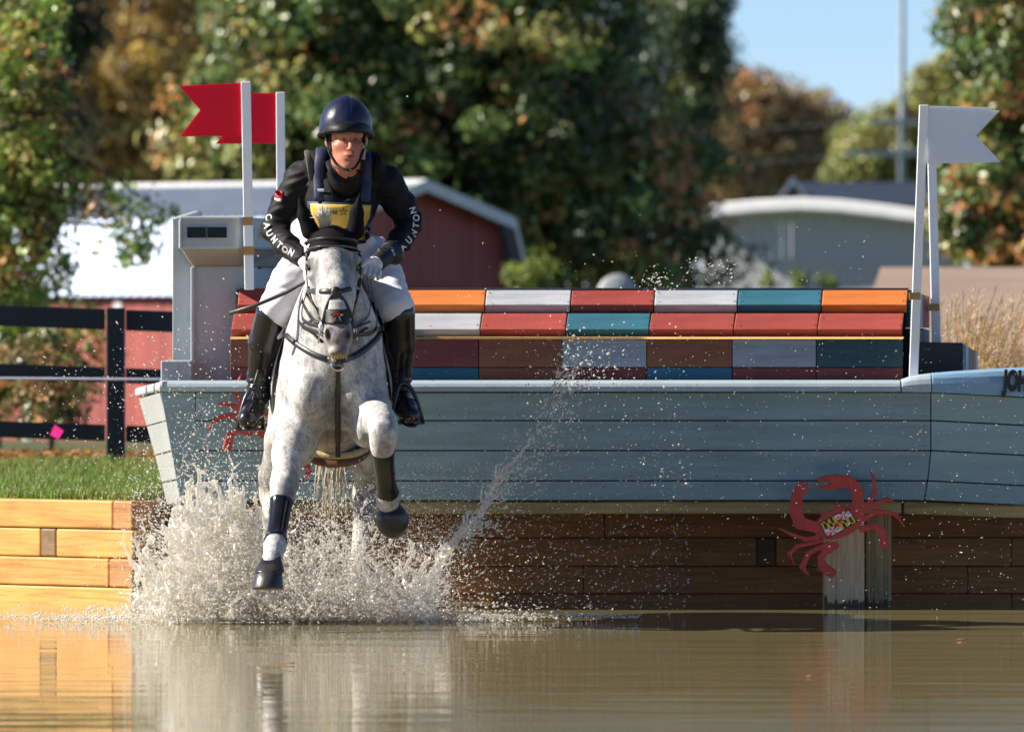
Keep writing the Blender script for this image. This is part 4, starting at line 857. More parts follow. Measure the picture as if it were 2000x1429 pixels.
# eyes
for s in (-1, 1):
    c = P(650.5 + s * 43.5, 523, 37.395); e = Field(np.array(c) - .04, np.array(c) + .04, .003); e.ell(c, (.019, .024, .019), .001); v_, f_ = e.mesh(); obj('eye', v_, f_, pm('horse_eye', (.012, .008, .006), .06, .1, bmp=0), horse, True)
# hooves, bell boots, leg boots
def fieldobj(name, mat, parent, lo, hi, h, prims, cutfn=None, sm=1):
    e = Field(lo, hi, h)
    for kind, *a in prims:
        kw = a.pop() if isinstance(a[-1], dict) else {}
        getattr(e, kind)(*a, **kw)
    if cutfn: e.cut(cutfn)
    v_, f_ = e.mesh(); v_ = smooth_mesh(v_, f_, sm); return obj(name, v_, f_, mat, parent, True), bvh_of(v_, f_)
def hoofring(name, mat, parent, secs, n=20, capbot=True):
    """horn shape: secs = (centre, forward axis radius, side radius)"""
    V = []
    for c, ry, rx, ax, ay in secs:
        for k in range(n):
            a = 2 * math.pi * k / n; V.append(Vector(c) + Vector(ax) * math.cos(a) * rx + Vector(ay) * math.sin(a) * ry)
    Fc = [(i*n + k, i*n + (k+1) % n, (i+1)*n + (k+1) % n, (i+1)*n + k) for i in range(len(secs)-1) for k in range(n)] + [tuple(range(n-1, -1, -1)), tuple(range((len(secs)-1)*n, len(secs)*n))]
    return obj(name, V, Fc, mat, parent, True)
X3, Y3, Z3 = (1, 0, 0), (0, -1, 0), (0, 0, 1)
h1 = hoofring('hoof', HOOFM, horse, [(P(523, 1150, 37.02), .078, .071, X3, (0, -1, .1)), (P(523, 1147, 37.02), .079, .071, X3, (0, -1, .1)), (P(525, 1122, 37.05), .068, .062, X3, (0, -1, .1)), (P(527, 1104, 37.08), .058, .055, X3, (0, -1, .1)), (P(528, 1100, 37.09), .03, .03, X3, Y3)])
hoofring('bell_boot', RUB, h1, [(P(526, 1118, 37.06), .074, .068, X3, Y3), (P(526.5, 1113, 37.07), .073, .067, X3, Y3), (P(529, 1095, 37.11), .054, .050, X3, Y3), (P(531, 1086, 37.13), .045, .043, X3, Y3), (P(531, 1084, 37.13), .036, .036, X3, Y3)])
ax, ay = (1, .0, -.05), (0, -.97, -.25)
h2 = hoofring('hoof', HOOFM, horse, [(P(768, 1024, 37.70), .055, .066, ax, (0, -.3, -.95)), (P(767, 1022, 37.665), .074, .072, ax, (0, -.3, -.95)), (P(766, 1016, 37.62), .070, .068, ax, (0, -.3, -.95)), (P(763, 1003, 37.585), .046, .05, ax, (0, -.3, -.95))])
e, _ = fieldobj('bell_boot', RUB, h2, np.array(P(766, 1018, 37.6)) - .13, np.array(P(766, 1018, 37.6)) + .13, .004, [('ell', P(766, 1016, 37.60), (.075, .06, .080), .01), ('cone', P(762, 992, 37.6), P(764, 1005, 37.6), .047, .06, .02)])
def legboot(pts, mat, k=0):
    V = [P(a, b, c) for a, b, c, _ in pts]; e = MB().tube(spline([list(p) for p in V], 14), list(spline([[r] for *_, r in pts], 14)[:, 0]), 18, up=(0, -1, 0))
    return e.build('tendon_boot', mat, horse, True)
SHB = pm('glossy_boot_shell', (.010, .012, .018), .16, .2, 10, .1, 50, spec=.35)
b1 = legboot([(550, 978, 37.37, .055), (548, 990, 37.35, .051), (543, 1025, 37.28, .046), (540, 1045, 37.24, .047), (538.5, 1055, 37.215, .054)], SHB); b2 = legboot([(748, 880, 37.33, .056), (749, 895, 37.36, .050), (753, 935, 37.47, .045), (756, 955, 37.52, .049), (757, 962, 37.54, .054)], SHB)
for par, ps in ((b1, [(547, 996, 37.34, .051), (543, 1025, 37.28, .047), (540, 1047, 37.24, .048)]), (b2, [(748.5, 893, 37.36, .050), (752, 925, 37.44, .047), (755.5, 952, 37.51, .048)])):
    for a, b_, c_, r_ in ps:
        p = P(a, b_, c_); MB().tube([p + Vector((0, 0, .009)), p - Vector((0, 0, .009))], [r_, r_], 18).build('strap', LEA, par, True)
# ear bonnet and ears: black knitted cloth
def knit():
    m, t, b = newmat('black_knit'); w_ = N(t, 'ShaderNodeTexWave'); w_.inputs['Scale'].default_value = 140; w_.bands_direction = 'Z'; tc = N(t, 'ShaderNodeTexCoord'); t.links.new(tc.outputs['Object'], w_.inputs['Vector'])
    b.inputs['Base Color'].default_value = (.006, .006, .007, 1); b.inputs['Roughness'].default_value = .8; b.inputs['Specular IOR Level'].default_value = .1; bump(t, w_.outputs['Fac'], b, .3, .003); return m
KNIT = knit()
e = hb.copy().offset(.007); i0 = int((37.05 - e.lo[1]) / e.h); i1 = int((37.75 - e.lo[1]) / e.h); j0 = int((1.6 - e.lo[2]) / e.h)
sub = Field.__new__(Field); sub.h = e.h; sub.lo = e.lo + np.array([0, i0, j0]) * e.h; sub.d = e.d[:, i0:i1, j0:].copy(); sub.n = np.array(sub.d.shape); sub.ax = [e.ax[0], e.ax[1][i0:i1], e.ax[2][j0:]]
zb = P(0, 487, 37.36).z
sub.cut(lambda x, y, z: (zb + .012 * np.cos((x + .815) * 30) - z) + 0 * y); sub.cut(lambda x, y, z: (y - 37.60 - (1.86 - z) * .3) + 0 * x)
for s, tip, base_, out in ((-1, (583, 383), (606, 447), (594, 420)), (1, (703, 378), (694, 447), (697, 415))):
    sub.cone(P(base_[0], base_[1] + 4, 37.45), P(out[0], out[1], 37.44), .042, .031, .02); sub.cone(P(out[0], out[1], 37.44), P(tip[0], tip[1], 37.42), .031, .004, .015)
    sub.ell(P(out[0] - s * 5, out[1] + 2, 37.385), (.016, .022, .05), .01, op='sub')
v_, f_ = sub.mesh(); v_ = smooth_mesh(v_, f_, 1); bon = obj('ear_bonnet', v_, f_, KNIT, horse, True); BONB = bvh_of(v_, f_)
HS = [HB, BONB]
# straps that follow the surface of the head and chest
def strap(name, pts, w_, mat, parent, bv=HS, off=.004, n=18, flat=.35, dflt=37.4, ymax=None):
    c = spline([list(p) for p in pts], n); Q = []
    for a, b in c:
        h, nn = hit(bv, a, b, dflt); h = h + nn * off
        Q.append(h)
    Q = np.array([list(q) for q in Q]); Q[1:-1] = .25 * Q[:-2] + .5 * Q[1:-1] + .25 * Q[2:]
    return MB().tube([Vector(q) for q in Q], w_, 8, flat=flat, up=(0, -1, 0)).build(name, mat, parent, True)
br = strap('bridle', [(596, 478), (605, 472), (650, 468), (690, 472), (700, 478)], .010, LEA, horse, off=.008)
strap('browband', [(599, 487), (625, 482), (650, 480.5), (675, 482), (698, 487)], .0045, pm('silver_beads', (.10, .10, .11), .3, .9, 120, metal=.6), br, off=.004)
strap('crossed_noseband', [(602, 566), (625, 569), (650, 569), (656, 571), (672, 567), (698, 561)], .0115, LEA, br, off=.005)
for s in (-1, 1):
    strap('cheekpiece', [(651 + s * 48, 490), (651 + s * 50, 530), (651 + s * 46, 570), (654 + s * 36, 600), (658 + s * 27, 632)], .0095, LEA, br, off=.006)
    strap('figure_eight_strap', [(656 + s * 3, 572), (657 + s * 12, 585), (659 + s * 21, 605), (660 + s * 26, 628), (661 + s * 29, 650)], .0085, LEA, br, off=.005)
ros, _ = fieldobj('nose_rosette', LEA, br, np.array(hit(HS, 656, 572)[0]) - .05, np.array(hit(HS, 656, 572)[0]) + .05, .003, [('ell', hit(HS, 656, 572)[0], (.024, .014, .03), .002)])
WOOLW = pm('white_fleece', (.46, .45, .45), .9, .12, 60, .6, 150); BLKPAD = pm('black_nose_patch', (.012, .012, .016), .6, .2)
decal('fleece_pad', [(644, 586), (671, 586), (678, 606), (640, 606)], 6, 5, HS, .008, WOOLW, br)
np_ = decal('nose_patch', [(637, 604), (681, 604), (686, 633), (634, 633)], 8, 6, HS, .010, BLKPAD, br)
def star_piece(pts, col):
    m_ = pm('star_' + col[0], col[1], .5, .05); c = [hit(HS, a, b)[0] + Vector((0, -.0185, 0)) for a, b in pts]; ym = min(p.y for p in c); MB().prism([Vector((p.x, ym, p.z)) for p in c], (0, .008, 0)).build('star_point', m_, np_)
star_piece([(658, 604), (661, 612), (663, 616), (645, 617), (646, 613), (654, 612)][::-1], ('red', (.55, .02, .04))); star_piece([(664, 612), (672, 614), (665, 618)][::-1], ('yellow', (.7, .42, .03)))
star_piece([(653, 620), (658, 619), (650, 629)][::-1], ('yellow', 0)); star_piece([(660, 618), (664, 619), (667, 628)][::-1], ('blue', (.35, .5, .65)))
tt = MB()
for i_ in range(6): x_ = 647.5 + i_ * 5.2; tt.box(P(x_, 0, 37.07).x, P(x_ + 4.6, 0, 37.07).x, 37.062 + abs(i_ - 2.5) * .004, 37.10, P(0, 699, 37.07).z, P(0, 690.5, 37.07).z)
tt.build('teeth', pm('yellow_teeth', (.42, .29, .10), .4), horse, bevel=.002)
# bit with rings
for s in (-1, 1):
    h = hit(HS, 660 + s * 27, 640)[0] + Vector((s * .012, -.012, 0)); c = [h + Vector((0, math.cos(a) * .028, math.sin(a) * .036)) for a in np.linspace(0, 2*math.pi, 17)]
    MB().tube(c, .0045, 7).build('bit_ring', STEEL, br, True)
    MB().tube([h + Vector((s * .004, 0, .035)), h + Vector((s * .014, .01, -.07))], [.005, .004], 7).build('bit_shank', STEEL, br, True)
# breastplate
bp = strap('breastplate', [(554, 648), (575, 668), (605, 688), (635, 700), (661, 705)], .0135, LEA, horse, off=.006, n=22)
strap('breastplate_strap', [(661, 705), (690, 696), (715, 680), (735, 660), (748, 640)], .014, LEA, bp, off=.006, n=22)
Q = [hit(HS, 660, y_)[0] + Vector((0, -.012, 0)) for y_ in (716, 740, 765, 790, 812, 832, 852, 868)]; Q.append(P(660, 893, min(Q[-1].y, 37.86)))
MB().tube(spline([list(q) for q in Q], 24), .012, 8, flat=.35, up=(0, -1, 0)).build('breastplate_strap', LEA, bp, True)
h = hit(HS, 660, 712)[0] + Vector((0, -.012, 0)); MB().tube([h + Vector((math.cos(a) * .03, 0, math.sin(a) * .026)) for a in np.linspace(0, 2*math.pi, 17)], .007, 8).build('ring', STEEL, bp, True)
# girth guard with fleece edge
def band(name, mat, par, yo, r0, hgt, Y0, sag, zc, wx, th):
    V = []; n = 26
    for i in range(n + 1):
        a = math.pi * (i / n); x = -math.cos(a) * wx; dz = -math.sin(a) ** .8 * sag
        for dy, dd in ((0, 0), (.26, 0), (.26, th), (0, th)): V.append(P(655, zc, Y0) + Vector((x, dy - .07 * math.sin(a), dz + dd)))
    Fc = [(i*4 + k, i*4 + (k+1) % 4, i*4 + 4 + (k+1) % 4, i*4 + 4 + k) for i in range(n) for k in range(4)] + [(0, 3, 2, 1), (n*4, n*4+1, n*4+2, n*4+3)]
    return obj(name, V, Fc, mat, par, True)
gi = band('girth', LEAB, horse, 0, 0, 0, 37.96, .092, 868, .158, .02)
MB().tube([P(655, 868, 37.93) + Vector((-math.cos(a) * .156, -.07 * math.sin(a), -math.sin(a) ** .8 * .084)) for a in np.linspace(.02, math.pi - .02, 24)], [.010 + .016 * math.sin(math.pi * i_ / 23) for i_ in range(24)], 8, flat=.5, up=(0, -1, 0)).build('girth_shield', LEAB, gi, True)
FLE = pm('tan_fleece', (.52, .40, .22), .95, .25, 40, .9, 90); V = []
mbf = MB(); mbf.tube([P(655, 866, 37.94) + Vector((-math.cos(a) * .150, -.07 * math.sin(a), -math.sin(a) ** .8 * .058)) for a in np.linspace(.02, math.pi - .02, 24)], .019, 8); mbf.build('fleece_edge', FLE, gi, True)
# tail strands
rng = np.random.RandomState(3); mbt = MB()
for i in range(46):
    x0 = 655 + rng.normal() * 12; x1 = x0 - 14 + rng.normal() * 16; y1 = rng.uniform(940, 1040); mbt.tube([P(x0, 800, 39.55), P((x0 + x1) / 2 + rng.normal() * 4, 900, 39.62), P(x1, y1, 39.55 + rng.normal() * .05)], [.0035, .003, .0012], 4)
o = mbt.build('tail', vcol('none') if False else pm('cream_tail_hair', (.52, .46, .34), .6, .2), horse, True)
# forelock tuft
mbt = MB()
for i in range(110):
    x0 = 634 + rng.normal() * 4; a = rng.normal(); mbt.tube([P(x0, 446, 37.40), P(x0 - 2 + a * 4, 425, 37.37), P(x0 - 4 + a * 8 + rng.normal() * 3, 405 + rng.uniform(-9, 12) + abs(a) * 6, 37.36 + rng.normal() * .03)], [.0024, .0022, .0008], 4)
mbt.build('forelock', pm('white_mane_hair', (.5, .49, .47), .5, .1), horse, True)
# saddle, pads
SADM = pm('saddle_leather', (.022, .018, .017), .42, .3, 14, .2, 90); PADW = pm('white_saddle_pad', (.45, .45, .49), .85, .06, 30, .4, 120)
sad, _ = fieldobj('saddle', SADM, horse, (-1.1, 37.9, 1.2), (-.55, 39.0, 1.85), .009, [('ell', P(652, 585, 38.42), (.17, .3, .06), .03), ('ell', P(652, 565, 38.14), (.09, .07, .06), .05), ('ell', P(652, 555, 38.72), (.17, .08, .07), .06)])
def flap(name, mat, par, pts, th, Y0, Y1, sgn):
    """side panel hanging along the barrel: pts are (px, py) front edge; extends back"""
    V = []; n = len(pts)
    for px_, py_, yo in pts:
        for Y in (Y0 + yo, (Y0 + Y1) / 2 + yo * .6, Y1 - yo * .3):
            V.append(P(px_, py_, Y0) + Vector((sgn * .03 * math.sin(math.pi * (Y - Y0) / (Y1 - Y0)), Y - Y0, 0)))
    Fc = [(i*3 + k, i*3 + k + 1, i*3 + k + 4, i*3 + k + 3) for i in range(n-1) for k in range(2)]
    o = obj(name, V, Fc, mat, par, True); s_ = o.modifiers.new('solid', 'SOLIDIFY'); s_.thickness = th; s_.offset = 0; o.modifiers.new('sub', 'SUBSURF').render_levels = 2; return o
flap('saddle_pad', PADW, sad, [(585, 590, .1), (556, 650, 0), (539, 700, -.02), (531, 750, 0), (533, 790, .06), (538, 812, .14)], .014, 38.0, 38.75, -1)
flap('saddle_pad', PADW, sad, [(712, 580, .1), (738, 630, 0), (752, 690, -.02), (762, 740, 0), (762, 790, .06), (760, 812, .14)], .014, 38.0, 38.75, 1)
flap('saddle_flap', SADM, sad, [(580, 585, .08), (556, 630, 0), (538, 680, -.03), (528, 710, .02), (527, 735, .12)], .012, 38.0, 38.6, -1)
flap('saddle_flap', SADM, sad, [(718, 575, .08), (742, 615, 0), (761, 670, -.03), (770, 720, .02), (772, 760, .12)], .012, 38.0, 38.6, 1)
# ================================================================== RIDER
rd = thing('person', P(655, 560, 38.4), 'rider in navy helmet, black long-sleeved top and white breeches crouched over the grey horse', 'person')
H = .0042
def head_prims(g):
    g.ell(P(675, 258, 37.84), (.078, .098, .100), .02); g.ell(P(679, 290, 37.785), (.064, .082, .085), .03); g.ell(P(681, 312, 37.755), (.052, .055, .045), .025); g.ell(P(682, 322, 37.725), (.027, .022, .018), .016)
    g.chain([P(657, 295, 37.80), P(662, 316, 37.785), P(679, 325, 37.735)], [.036, .030, .022], .02); g.chain([P(702, 295, 37.80), P(698, 316, 37.785), P(685, 325, 37.735)], [.032, .030, .022], .02)
    g.chain([P(663, 264.5, 37.718), P(675, 265.5, 37.700), P(694, 265.5, 37.702), P(704, 265, 37.722)], [.008, .0075, .0075, .007], .02)
    g.chain([P(663, 263, 37.722), P(684, 261, 37.705), P(703, 263, 37.725)], [.012, .013, .012], .02)
    for x in (671.5, 696.5): g.ell(P(x, 272, 37.686), (.0150, .019, .0100), .008, op='sub')
    g.ell(P(662, 285, 37.740), (.024, .022, .016), .03); g.ell(P(703, 285, 37.740), (.02, .022, .016), .03)
    for x in (671.5, 696.5): g.chain([P(x - 6.5, 271.5, 37.715), P(x - 1, 268.7, 37.7005), P(x + 5.5, 271.5, 37.710)], [.0035, .004, .0035], .004); g.chain([P(x - 5.5, 273.5, 37.715), P(x, 276, 37.7045), P(x + 5, 273.5, 37.711)], [.003, .0035, .003], .005)
    g.chain([P(684, 268, 37.703), P(685, 282, 37.682), P(685.5, 289, 37.668)], [.008, .0095, .0125], .010); g.ell(P(680, 291, 37.684), (.0095, .012, .008), .006); g.ell(P(691, 291, 37.684), (.0095, .012, .008), .006)
    g.ell(P(683, 300.5, 37.709), (.022, .014, .008), .012); g.ell(P(683, 303.0, 37.7000), (.022, .011, .0045), .006); g.ell(P(683, 308.2, 37.7010), (.019, .011, .0052), .006); g.ell(P(683, 305.5, 37.689), (.024, .009, .0020), .002, op='sub'); g.ell(P(683, 313.8, 37.694), (.02, .009, .005), .01, op='sub')
    g.ell(P(640, 275, 37.85), (.014, .026, .034), .012); g.ell(P(714, 275, 37.85), (.011, .026, .032), .012)
    g.chain([P(676, 318, 37.86), P(673, 350, 37.94), P(670, 385, 38.08)], [.060, .058, .05], .03)
def torso(g):
    g.ell(P(668, 385, 38.07), (.165, .15, .17), .05); g.ell(P(665, 445, 38.22), (.13, .13, .16), .06); g.ell(P(660, 500, 38.42), (.185, .16, .13), .06)
    g.chain([P(592, 350, 38.08), P(640, 338, 38.02), P(700, 338, 38.02), P(752, 356, 38.08)], [.075, .075, .075, .075], .04)
ARM_L = ([(588, 352, 38.07), (560, 400, 38.10), (536, 445, 38.10)], [.076, .066, .055]); FORE_L = ([(536, 448, 38.10), (560, 480, 37.98), (590, 505, 37.80)], [.056, .050, .036])
ARM_R = ([(755, 360, 38.07), (782, 400, 38.10), (802, 434, 38.10)], [.072, .064, .054]); FORE_R = ([(801, 437, 38.10), (780, 470, 37.98), (753, 500, 37.82)], [.054, .048, .035])
def arms(g, k=.03):
    for pts, rr in (ARM_L, FORE_L, ARM_R, FORE_R): g.chain([P(*p) for p in pts], rr, k)
LEG_L = ([(612, 495, 38.38), (570, 550, 38.14), (536, 604, 37.94)], [.105, .088, .070]); SH_L = ([(532, 612, 37.94), (515, 670, 38.02), (507, 735, 38.12), (505, 765, 38.12)], [.066, .058, .044, .044])
LEG_R = ([(715, 495, 38.38), (748, 545, 38.14), (773, 598, 37.94)], [.105, .088, .072]); SH_R = ([(779, 612, 37.94), (783, 670, 38.02), (779, 735, 38.12), (780, 758, 38.12)], [.064, .056, .044, .045])
def legs(g, k=.03):
    for pts, rr in (LEG_L, LEG_R): g.chain([P(*p) for p in pts], rr, k)
def shins(g, k=.02):
    for pts, rr in (SH_L, SH_R): g.chain([P(*p) for p in pts], rr, k)
FT_L = ([(503, 778, 38.12), (495, 800, 37.98), (484, 818, 37.88)], [.045, .044, .040]); FT_R = ([(783, 775, 38.12), (793, 797, 37.98), (803, 812, 37.90)], [.045, .043, .038])
def feet(g, k=.02):
    for pts, rr in (FT_L, FT_R): g.chain([P(*p) for p in pts], rr, k)
# the whole figure as one continuous skin
g = Field((-1.22, 37.55, .93), (-.42, 38.75, 2.45), .005); torso(g); arms(g); legs(g); shins(g); feet(g); g.offset(-.014); head_prims(g)
V, Fc = g.mesh(); V = smooth_mesh(V, Fc, 1); px, py = px_of(V); K = np.ones((len(V), 3)) * np.array([.42, .165, .105]); 
def kb(m, c):
    global K
    m = np.clip(m, 0, 1)[:, None]; K = K * (1 - m) + np.array(c) * m
front = V[:, 1] < 37.78
kb(front * .75 * np.exp(-((px - 683) / 9) ** 2 - ((py - 305.5) / 3.6) ** 2), (.26, .075, .06)); kb(front * .9 * np.exp(-((px - 683) / 9.5) ** 2 - ((py - 305.4) / 1.3) ** 2), (.06, .015, .012)); kb(front * .55 * (np.exp(-((px - 671.5) / 6) ** 2 - ((py - 271.5) / 3.6) ** 2) + np.exp(-((px - 696.5) / 6) ** 2 - ((py - 271.5) / 3.6) ** 2)), (.16, .06, .04)); kb(front * .45 * (np.exp(-((px - 664) / 9) ** 2 - ((py - 288) / 9) ** 2) + np.exp(-((px - 686) / 6) ** 2 - ((py - 289) / 6) ** 2)), (.50, .17, .12))  # lips, mouth line, flushed skin; brow shadow painted into the eye sockets
kb(front * .6 * (np.exp(-((px - 671.5) / 7) ** 2 - ((py - 264.8) / 1.8) ** 2) + np.exp(-((px - 697) / 7) ** 2 - ((py - 265.2) / 1.8) ** 2)), (.30, .15, .08)); kb((px < 646) * (py < 300) * (py > 255) * .5 * 1.0, (.50, .17, .12))
kb((V[:, 1] > 37.80) * (py < 285) * 1.0 * (px > 645) * (px < 711), (.25, .12, .05))
body = obj('body', V, Fc, vcol('skin', .45, .35, 0, .12, 160, 0), rd, True, cols=K)
# face fully modelled again at fine resolution would double it: eyes are separate
for x in (671.5, 696.5):
    c = P(x, 272, 37.7125); e = MB(); V = []; n = 12
    for i in range(7):
        for k in range(n):
            a = math.pi * i / 6; b_ = 2 * math.pi * k / n; V.append(c + Vector((math.sin(a) * math.cos(b_) * .0115, -math.cos(a) * .0115, math.sin(a) * math.sin(b_) * .0115)))
    Fq = [(i*n+k, (i+1)*n+k, (i+1)*n+(k+1) % n, i*n+(k+1) % n) for i in range(6) for k in range(n)]; cols = np.array([(.012, .015, .02) if i == 0 else (.05, .07, .09) if i == 1 else (.30, .26, .24) for i in range(7) for k in range(n)])
    obj('eye', V, Fq, vcol('eye_ball', .3, .25), rd, True, cols=cols)
# --- clothes
TOP = pm('black_stretch_top', (.006, .006, .0075), .65, .3, 10, .3, 30, sheen=.0, spec=.22); NAVY = pm('navy_strap', (.012, .022, .065), .6, .2, 30); VEST = pm('black_vest', (.0065, .0065, .008), .75, .3, 14, .35, 40, spec=.2); VGREY = pm('charcoal_vest_edge', (.075, .068, .07), .85, .2, 30, .4, 80)
g = Field((-1.22, 37.7, 1.5), (-.42, 38.65, 2.2), .005); torso(g); arms(g); g.offset(.004)
# folds of cloth on the sleeves and waist
def wr(x, y, z): return .0042 * np.sin(46 * x + 30 * z + 20 * y) * np.sin(70 * z - 25 * x) + .0028 * np.sin(150 * z + 60 * np.abs(x + .8) + 6 * np.sin(20 * x + 30 * y)) * np.sin(17 * x + 9 * z)
zc = P(0, 478, 38.3).z; zk = P(0, 332, 38.0).z
g.d += wr(g.ax[0][:, None, None], g.ax[1][None, :, None], g.ax[2][None, None, :]).astype(np.float32)
g.cone(P(673, 352, 37.95), P(673, 330, 37.90), .082, .074, .02)
xc_ = P(660, 0, 38.2).x
g.cut(lambda x, y, z: np.minimum(zc - z, .15 - np.abs(x - xc_)) + 0 * y)
neck = P(684, 338, 37.84); g.ell(P(681, 327, 37.84), (.056, .075, .054), .012, op='sub')
V, Fc = g.mesh(); V = smooth_mesh(V, Fc, 1); shirt = obj('shirt', V, Fc, TOP, rd, True); SHB_ = bvh_of(V, Fc)
# vest
g = Field((-1.1, 37.75, 1.55), (-.55, 38.6, 2.2), .005); g.ell(P(667, 385, 38.06), (.165, .165, .18), .05); g.ell(P(664, 445, 38.22), (.135, .145, .16), .06)
g.chain([P(610, 345, 38.06), P(622, 322, 38.0), P(640, 315, 38.08)], [.05, .05, .055], .04); g.chain([P(735, 350, 38.06), P(722, 325, 38.0), P(708, 318, 38.08)], [.05, .05, .055], .04); g.offset(.01)
g.ell(P(677, 340, 37.88), (.078, .14, .115), .02, op='sub')
g.d += (.0025 * np.sin(60 * g.ax[0][:, None, None] + 25 * g.ax[2][None, None, :]) * np.sin(55 * g.ax[2][None, None, :])).astype(np.float32) + 0 * g.ax[1][None, :, None].astype(np.float32)
zv = P(0, 476, 38.2).z; g.cut(lambda x, y, z: zv - z + 0 * x + 0 * y)
V, Fc = g.mesh(); V = smooth_mesh(V, Fc, 1); px, py = px_of(V); vest = obj('vest', V, Fc, VEST, rd, True); VB = bvh_of(V, Fc); TB = [VB, SHB_]
def tstrap(name, pts, w_, mat, par, off=.006, bv=None, flat=.3, n=14):
    c = spline([list(p) for p in pts], n); Q = []
    for a, b_ in c: h_, nn = hit(bv or TB, a, b_, 38); Q.append(h_ + nn * off)
    Q = np.array([list(q) for q in Q]); Q[1:-1] = .25 * Q[:-2] + .5 * Q[1:-1] + .25 * Q[2:]
    return MB().tube([Vector(q) for q in Q], w_, 8, flat=flat, up=(0, -1, 0)).build(name, mat, par, True)
tstrap('shoulder_strap', [(628, 290), (625, 320), (624, 355), (626, 392)], .026, NAVY, vest); tstrap('shoulder_strap', [(714, 300), (716, 330), (713, 360), (710, 394)], .026, NAVY, vest)
tstrap('collar_edge', [(603, 296), (607, 320), (613, 350)], .020, VGREY, vest); tstrap('collar_edge', [(737, 305), (733, 330), (729, 350)], .018, VEST, vest)
tstrap('buckle', [(618, 372), (626, 373), (636, 373)], .008, pm('grey_buckle', (.16, .18, .22), .4), vest, off=.012)
# numbered bib
GOLD = pm('gold_bib', (.66, .42, .06), .5, .1, 20, .2, 60); bib = decal('bib', [(600, 393), (728, 398), (722, 470), (604, 474)], 14, 8, TB, .008, NAVY, vest)
gold = decal('bib_panel', [(606, 398), (725, 401), (716, 468), (611, 470)], 14, 8, TB, .0145, GOLD, bib)
def letter(ch, px_, py_, dx, dy, size, par, bv, mat, off=.004, sx=1.0, bold=.0006):
    h_, nn = hit(bv, px_, py_, 38); nn = (nn * .6 + Vector((0, -.4, 0))).normalized(); return text_obj('lettering', ch, size, h_ + nn * off, (dx, 0, dy), nn, mat, par, sx, bold)
for ch, x in (('A', 647), ('R', 652.5), ('S', 658), ('S', 688)): letter(ch, x, 414, 1, -.05, .022, gold, TB, BLACK, .022)
h_ = hit(TB, 671, 414)[0] + Vector((0, -.022, 0))
for k in range(5):
    a = math.pi / 2 + k * 2 * math.pi / 5; pp = [h_ + Vector((math.cos(a + d_) * r_, 0, math.sin(a + d_) * r_)) for d_, r_ in ((-.45, .008), (0, .024), (.45, .008))]; MB().prism(pp, (0, .003, 0)).build('star_point', BLACK, gold)
# shoulder badge
decal('shoulder_badge', [(538, 371), (554, 374), (552, 388), (536, 385)], 3, 3, TB, .004, pm('red_badge', (.5, .02, .03), .5), shirt); decal('badge_edge', [(536, 386), (551, 389), (549, 395), (536, 391)], 3, 2, TB, .004, pm('white_badge', (.5, .5, .52), .5), shirt)
# sleeve lettering
LETW = pm('white_print', (.62, .62, .64), .5, .05)
la = [('C', 525, 425, 0.35, -1), ('A', 522, 441, .2, -1), ('U', 527, 456, .5, -.85), ('N', 537, 469, .7, -.7), ('T', 547, 479, .8, -.6), ('O', 558, 487, .85, -.5), ('N', 570, 494, .9, -.45)]
for ch, x, y, dx, dy in la: letter(ch, x, y, dx, dy, .044, shirt, TB, LETW, .004, .95, .0012)
ra = [('A', 786, 483, .7, .7), ('U', 798, 470, .72, .7), ('N', 807, 456, .5, .86), ('T', 812, 441, .2, 1), ('O', 813, 426, 0, 1), ('N', 806, 411, -.25, 1)]
for ch, x, y, dx, dy in ra: letter(ch, x, y, dx, dy, .043, shirt, TB, LETW, .004, .95, .0012)
# breeches
BRE = pm('white_breeches', (.68, .67, .74), .8, .05, 8, .35, 40, stretch=(1, 1, 2))
g = Field((-1.24, 37.7, 1.2), (-.42, 38.7, 1.9), .0055); g.ell(P(660, 500, 38.42), (.185, .16, .13), .06); g.ell(P(665, 455, 38.24), (.15, .125, .14), .06); legs(g); g.offset(.007)
g.chain([P(536, 606, 37.94), P(529, 640, 37.98)], [.074, .068], .02); g.chain([P(773, 600, 37.94), P(780, 625, 37.97)], [.078, .068], .02)
zt = P(0, 462, 38.2).z; g.cut(lambda x, y, z: z - zt + 0 * x + 0 * y)
g.d += (.0030 * np.sin(38 * g.ax[0][:, None, None] - 55 * g.ax[2][None, None, :]) * np.sin(30 * g.ax[2][None, None, :] + 40 * g.ax[1][None, :, None]) + .0026 * np.sin(110 * g.ax[2][None, None, :] + 50 * np.abs(g.ax[0][:, None, None] + .81) + 4 * np.sin(25 * g.ax[1][None, :, None])) * np.sin(13 * g.ax[2][None, None, :] + 11 * g.ax[0][:, None, None])).astype(np.float32)
V, Fc = g.mesh(); V = smooth_mesh(V, Fc, 1); bre = obj('breeches', V, Fc, BRE, rd, True); BB = bvh_of(V, Fc)
